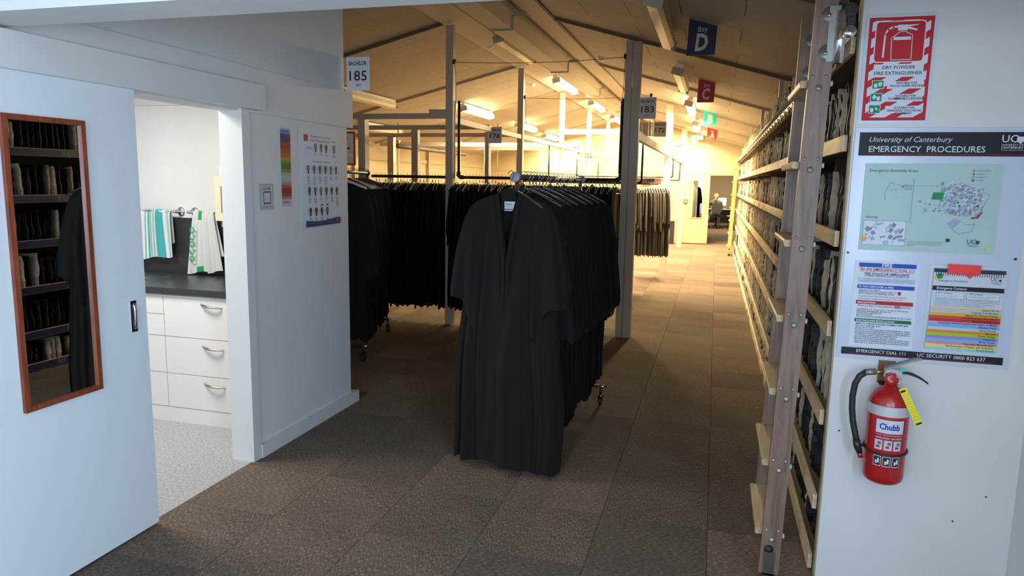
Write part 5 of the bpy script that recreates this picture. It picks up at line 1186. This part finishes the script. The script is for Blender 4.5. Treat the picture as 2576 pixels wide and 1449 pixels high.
for i, Y in enumerate((9.05, 12.40, 15.75, 18.90)):
    lamp(('unlit fluorescent lamp beside the ridge box', 'brightest lit fluorescent lamp beside the ridge box', 'second lit fluorescent lamp beside the ridge box', 'third lit fluorescent lamp beside the ridge box')[i], -2.56 if i == 0 else -2.60, Y, i >= 1, 1)
for i, (X, Y) in enumerate(((-4.75, 9.3), (-4.24, 12.55), (-4.25, 16.05), (-4.38, 19.1))):
    lamp(('unlit fluorescent lamp beside the 185 sign', 'lit fluorescent lamp above the lengthwise beam, left row', 'second lit fluorescent lamp of the left row', 'third lit fluorescent lamp of the left row')[i], X, Y, i >= 1, 1)
lamp('unlit fluorescent lamp low at the far left under the crossbeams', -5.7, 11.6, False, 1)
for i, (x, y, Y, nm) in enumerate(((1232, 145, 8.8, 'small round smoke detector left of the ridge box'), (1512, 155, 9.6, 'small round smoke detector left of the large aisle post'), (1338, 222, 11.9, 'small round detector beside the second middle post'))):
    X = atY(x, y, Y)[0]; zc = (zr(X) if X > -2.25 else zl(X))
    MB().lathe([(0.055, 0.0), (0.055, -0.012), (0.035, -0.04), (0.012, -0.055), (0.0, -0.055)], 16, WHITE, Matrix.Translation((X, Y, zc-0.001))).build('smoke_detector', label=nm, cat='detector')

# ------------------------------------------------------------------ FAR WALL DETAILS
d2 = thing('door_2', None, None, (0, 0, 0)); d2['kind'] = 'structure'
MB().box((-0.865, YB-0.05, 0.02), (-0.170, YB-0.013, 1.87), CREAM).box((-0.865, YB-0.058, 0.02), (-0.17, YB-0.0505, 0.11), CREAM).build('door_leaf', d2)
mm = thing('wall_mirror', 'small-looking mirror in a thin brown frame on the far cream door beside the office opening', 'mirror', (0, YB-0.051, 0))
mirror_frame('m', mm, -0.700, 0.700, -0.330, 1.735, 0.020, GOLDW, plane='Y')
fa = thing('fire_alarm_point', 'small red manual fire alarm call point left of the far mirror', 'fire alarm', (-0.79, YB-0.013, 1.15))
ob = MB().box((-0.05, -0.05, -0.05), (0.05, 0, 0.05), ink(190, 40, 24)); ob.build('housing', fa); MB().box((-0.028, -0.053, -0.028), (0.028, -0.0505, 0.028), ink(220, 190, 160)).build('glass_plate', fa)
fa.location.y = YB-0.0505
ns = MB().box((-0.83, YB-0.056, 1.225), (-0.755, YB-0.0508, 1.345), ink(220, 190, 160)).box((-0.82, YB-0.0575, 1.315), (-0.765, YB-0.0565, 1.338), ink(200, 70, 40)).box((-0.82, YB-0.0575, 1.24), (-0.765, YB-0.0565, 1.25), ink(190, 130, 100)); ns.build('alarm_notice', label='small pink notice above the red alarm point on the far wall', cat='notice')
bl = thing('alarm_bell', 'round white alarm bell high on the far wall with a curved cable', 'bell', (-0.62, YB, 2.83))
MB().lathe([(0.0, 0.10), (0.07, 0.095), (0.11, 0.06), (0.13, 0.01), (0.05, 0.0)], 24, WHITE, Matrix.Rotation(math.radians(90), 4, 'X')).build('gong', bl)
MB().tube([(0.03, -0.02, -0.13), (0.0, -0.02, -0.22), (-0.08, -0.02, -0.27), (-0.16, -0.02, -0.28)], 0.012, 6, CREAM).build('cable', bl)
rb = thing('slatted_bin', 'narrow black slatted bin standing against the far wall beside the third aisle post', 'bin', (-1.10, 19.9, 0))
for k in range(9): MB().box((-0.06, -0.1+k*0.0225, 0.03), (0.06, -0.085+k*0.0225, 0.60), BLACKP).build('slat', rb)
MB().box((-0.065, -0.11, 0.0), (0.065, 0.11, 0.03), BLACKM).build('base', rb); MB().box((-0.065, -0.11, 0.60), (0.065, 0.11, 0.62), BLACKM).build('rim', rb)
es = MB().box((-3.35, YB-0.015, 1.66), (-3.0, YB-0.0125, 1.78), ink(226, 214, 190)).build('small_notice', label='small red bordered notice low on the far wall above the gown row', cat='notice')
P = planeY(YB-0.0155)
for a in ((-3.35, 1.66, -3.0, 1.668), (-3.35, 1.772, -3.0, 1.78), (-3.35, 1.668, -3.342, 1.772), (-3.008, 1.668, -3.0, 1.772)): P.rect(*a, RED)
P.text('EXIT', -3.28, 1.69, -3.07, mt=RED, bold=0.02) if False else P.rect(-3.27, 1.705, -3.08, 1.735, ink(200, 120, 100)); P.build('printed_face', es)

# office furniture and the seated person
dk = thing('office_desk', 'pale desk with grey screen panels in the far office', 'desk', (0, 28.6, 0))
MB().box((-0.75, -0.35, 0.69), (1.2, 0.4, 0.72), mat('desk_top', (0.62, 0.52, 0.40), 0.4)).build('desktop', dk)
for x in (-0.73, 0.55): MB().box((x, -0.30, 0.0), (x+0.03, 0.38, 0.69), mat('desk_panel', (0.16, 0.14, 0.13), 0.6)).build('side_panel', dk)
MB().box((-0.70, 0.30, 0.15), (0.55, 0.32, 0.69), MATS["desk_panel"]).build('modesty_panel', dk)
mo = thing('computer_monitor', 'bright computer monitor partly hidden behind the seated person', 'monitor', (0.17, 28.62, 0.72))
MB().box((-0.24, 0, 0.10), (0.24, 0.03, 0.42), BLACKP).build('casing', mo); MB().box((-0.228, -0.003, 0.112), (0.228, -0.0005, 0.408), mat('lit_screen', (0.8, 0.85, 0.9), 0.4, emit=(0.85, 0.95, 1.0), estr=1.6)).build('screen', mo)
MB().box((-0.03, 0.005, 0.0), (0.03, 0.025, 0.10), BLACKP).box((-0.10, -0.06, 0.0), (0.10, 0.08, 0.012), BLACKP).build('stand', mo)
bt = thing('bottle', 'orange-brown bottle standing on the desk right of the monitor', 'bottle', (0.62, 28.45, 0.72))
MB().lathe([(0.0, 0), (0.035, 0), (0.035, 0.15), (0.014, 0.20), (0.014, 0.22)], 12, mat('amber_plastic', (0.45, 0.20, 0.06), 0.3)).build('body', bt); MB().lathe([(0.016, 0.22), (0.016, 0.245), (0.0, 0.245)], 10, BLACKP).build('cap', bt)
MB().box((0.40, 28.35, 0.7205), (0.55, 28.5, 0.74), BLACKP).build('desk_phone', label='small black phone lying on the desk beside the bottle', cat='phone')
ch = thing('office_chair', 'dark grey swivel office chair carrying the seated person', 'chair', (0.05, 27.75, 0), math.radians(-10))
CHF = mat('chair_fabric', (0.035, 0.03, 0.027), 0.8)
b = MB(); n = 14; pr0 = [(0.19*abs(math.cos(2*math.pi*k/n))**0.6*(1 if math.cos(2*math.pi*k/n) > 0 else -1), 0.20*abs(math.sin(2*math.pi*k/n))**0.6*(1 if math.sin(2*math.pi*k/n) > 0 else -1)) for k in range(n)]
b.prism([(x+0.06, z) for x, z in pr0], 0, 0.07, CHF, Matrix.Translation((0, -0.17, 0.76)) @ Matrix.Rotation(math.radians(84), 4, 'X')); b.build('backrest', ch)
MB().prism([(x*1.15, z*1.05) for x, z in pr0], 0.43, 0.50, CHF, Matrix.Translation((0, 0.03, 0))).build('seat', ch)
MB().tube([(0.05, -0.20, 0.70), (0.05, -0.23, 0.50), (0.02, -0.10, 0.42)], 0.018, 6, BLACKP).build('back_bar', ch); MB().tube([(0, 0, 0.09), (0, 0, 0.43)], 0.028, 8, BLACKM).build('gas_column', ch)
for k in range(5):
    a = 2*math.pi*k/5+0.3; b = MB(); b.tube([(0, 0, 0.11), (0.28*math.cos(a), 0.28*math.sin(a), 0.07)], [0.028, 0.018], 6, BLACKP); lg = b.build('base_leg', ch)
    MB().tube([(0.28*math.cos(a)-0.015, 0.28*math.sin(a), 0.0305), (0.28*math.cos(a)+0.015, 0.28*math.sin(a), 0.0305)], 0.03, 10, BLACKP).build('castor', lg)
stl = thing('stool', 'small stool with a blue-grey seat right of the office chair', 'stool', (0.58, 27.4, 0))
MB().lathe([(0.0, 0.46), (0.15, 0.46), (0.16, 0.49), (0.15, 0.51), (0.0, 0.515)], 18, mat('stool_blue', (0.20, 0.25, 0.32), 0.6)).build('seat', stl)
for k in range(4):
    a = math.pi/4+k*math.pi/2; MB().tube([(0.09*math.cos(a), 0.09*math.sin(a), 0.46), (0.17*math.cos(a), 0.17*math.sin(a), 0.0)], 0.012, 6, BLACKM).build('leg', stl)
# person: one skinned surface, seen from behind
def skin_figure(verts, edges, radii, root, name):
    me = bpy.data.meshes.new(name); me.from_pydata(verts, edges, []); o = bpy.data.objects.new(name, me); COL.objects.link(o)
    sk_ = o.modifiers.new('skin', 'SKIN'); sb = o.modifiers.new('sub', 'SUBSURF'); sb.levels = 2; sb.render_levels = 2
    for i, r_ in enumerate(radii):
        v = me.skin_vertices[0].data[i]; v.radius = r_ if isinstance(r_, tuple) else (r_, r_); v.use_root = (i == root)
    dg = bpy.context.evaluated_depsgraph_get(); m2 = bpy.data.meshes.new_from_object(o.evaluated_get(dg)); bpy.data.objects.remove(o); return m2
V = [(0, 0, 0.56), (0, 0.02, 0.72), (0, 0.03, 0.88), (0, 0.02, 1.00), (0, 0.01, 1.07), (0, 0.03, 1.15), (0, 0.03, 1.23),
     (-0.17, 0.02, 0.98), (-0.24, 0.10, 0.80), (-0.25, 0.30, 0.77), (-0.20, 0.42, 0.76),
     (0.17, 0.02, 0.98), (0.23, 0.10, 0.80), (0.22, 0.30, 0.77), (0.17, 0.42, 0.76),
     (-0.11, 0.03, 0.55), (-0.16, 0.40, 0.54), (-0.30, 0.32, 0.22), (-0.36, 0.22, 0.07), (-0.36, 0.34, 0.045),
     (0.11, 0.03, 0.55), (0.14, 0.42, 0.54), (0.12, 0.40, 0.22), (0.10, 0.38, 0.07), (0.10, 0.50, 0.045)]
Ed = [(0, 1), (1, 2), (2, 3), (3, 4), (4, 5), (5, 6), (3, 7), (7, 8), (8, 9), (9, 10), (3, 11), (11, 12), (12, 13), (13, 14), (0, 15), (15, 16), (16, 17), (17, 18), (18, 19), (0, 20), (20, 21), (21, 22), (22, 23), (23, 24)]
Rr = [(0.15, 0.12), (0.145, 0.10), (0.16, 0.10), (0.13, 0.085), 0.05, 0.085, 0.065, 0.065, 0.043, 0.034, 0.026, 0.065, 0.043, 0.034, 0.026, 0.10, 0.072, 0.052, 0.036, 0.032, 0.10, 0.072, 0.052, 0.036, 0.032]
pm = skin_figure(V, Ed, Rr, 0, 'person_body')
SKN = mat('skin', (0.55, 0.30, 0.20), 0.5); TSH = mat('grey_tshirt', (0.11, 0.10, 0.095), 0.8); JEA = mat('pale_jeans', (0.30, 0.34, 0.38), 0.8); SHO = mat('dark_shoe', (0.03, 0.025, 0.025), 0.5); HAI = mat('blond_hair', (0.42, 0.27, 0.12), 0.6)
pm.materials.clear()
for m_ in (SKN, TSH, JEA, SHO): pm.materials.append(m_)
for p_ in pm.polygons:
    c = p_.center; k = 0
    if c.z < 0.10: k = 3
    elif c.z < 0.64: k = 2
    elif c.z < 1.055 and c.y < 0.11 and not (abs(c.x) > 0.19 and c.z < 0.86): k = 1
    p_.material_index = k; p_.use_smooth = True
pe = thing('person', 'seated person with blond hair, grey t-shirt and pale jeans, seen from behind', 'person', (0.02, 27.72, 0))
link('body', pm, pe)
b = MB(); b.lathe([(0.0, -0.115), (0.055, -0.10), (0.088, -0.05), (0.098, 0.01), (0.085, 0.07), (0.045, 0.105), (0.0, 0.112)], 18, HAI, Matrix.Translation((0, 0.012, 1.19)) @ Matrix.Diagonal((0.98, 1.08, 1, 1))); b.build('hair', pe)
MB().tube([(0, -0.085, 1.17), (-0.015, -0.115, 1.12), (-0.02, -0.11, 1.05), (-0.015, -0.095, 0.99)], [0.026, 0.032, 0.026, 0.010], 8, HAI).build('ponytail', pe)
for s in (-1, 1):
    hb_ = MB()
    for k in range(4): hb_.tube([(s*0.185-0.018+k*0.012, 0.43, 0.752), (s*0.18-0.018+k*0.012, 0.47+0.012*(k in (1, 2)), 0.742), (s*0.178-0.018+k*0.012, 0.495+0.012*(k in (1, 2)), 0.728)], [0.0075, 0.007, 0.005], 6, SKN)
    hb_.tube([(s*0.165, 0.42, 0.75), (s*0.145, 0.45, 0.742), (s*0.14, 0.47, 0.735)], [0.009, 0.008, 0.006], 6, SKN); hb_.build('fingers', pe)
fb = MB(); fb.tube([(0, 0.11, 1.195), (0, 0.135, 1.175), (0, 0.125, 1.165)], [0.008, 0.014, 0.012], 6, SKN)
for s in (-1, 1): fb.lathe([(0, -0.01), (0.011, 0), (0, 0.01)], 8, WHITE, Matrix.Translation((s*0.032, 0.108, 1.20))); fb.lathe([(0.0, -0.022), (0.012, -0.012), (0.014, 0.008), (0.0, 0.024)], 8, SKN, Matrix.Translation((s*0.088, 0.03, 1.185)))
fb.box((-0.022, 0.108, 1.140), (0.022, 0.116, 1.147), mat('lips', (0.5, 0.16, 0.14), 0.5)); fb.build('face', pe)
area('office_ceiling_light', (0, 26.5, 2.65), (0, 0, 0), 1.2, 2.0, 260, (1.0, 0.80, 0.50))
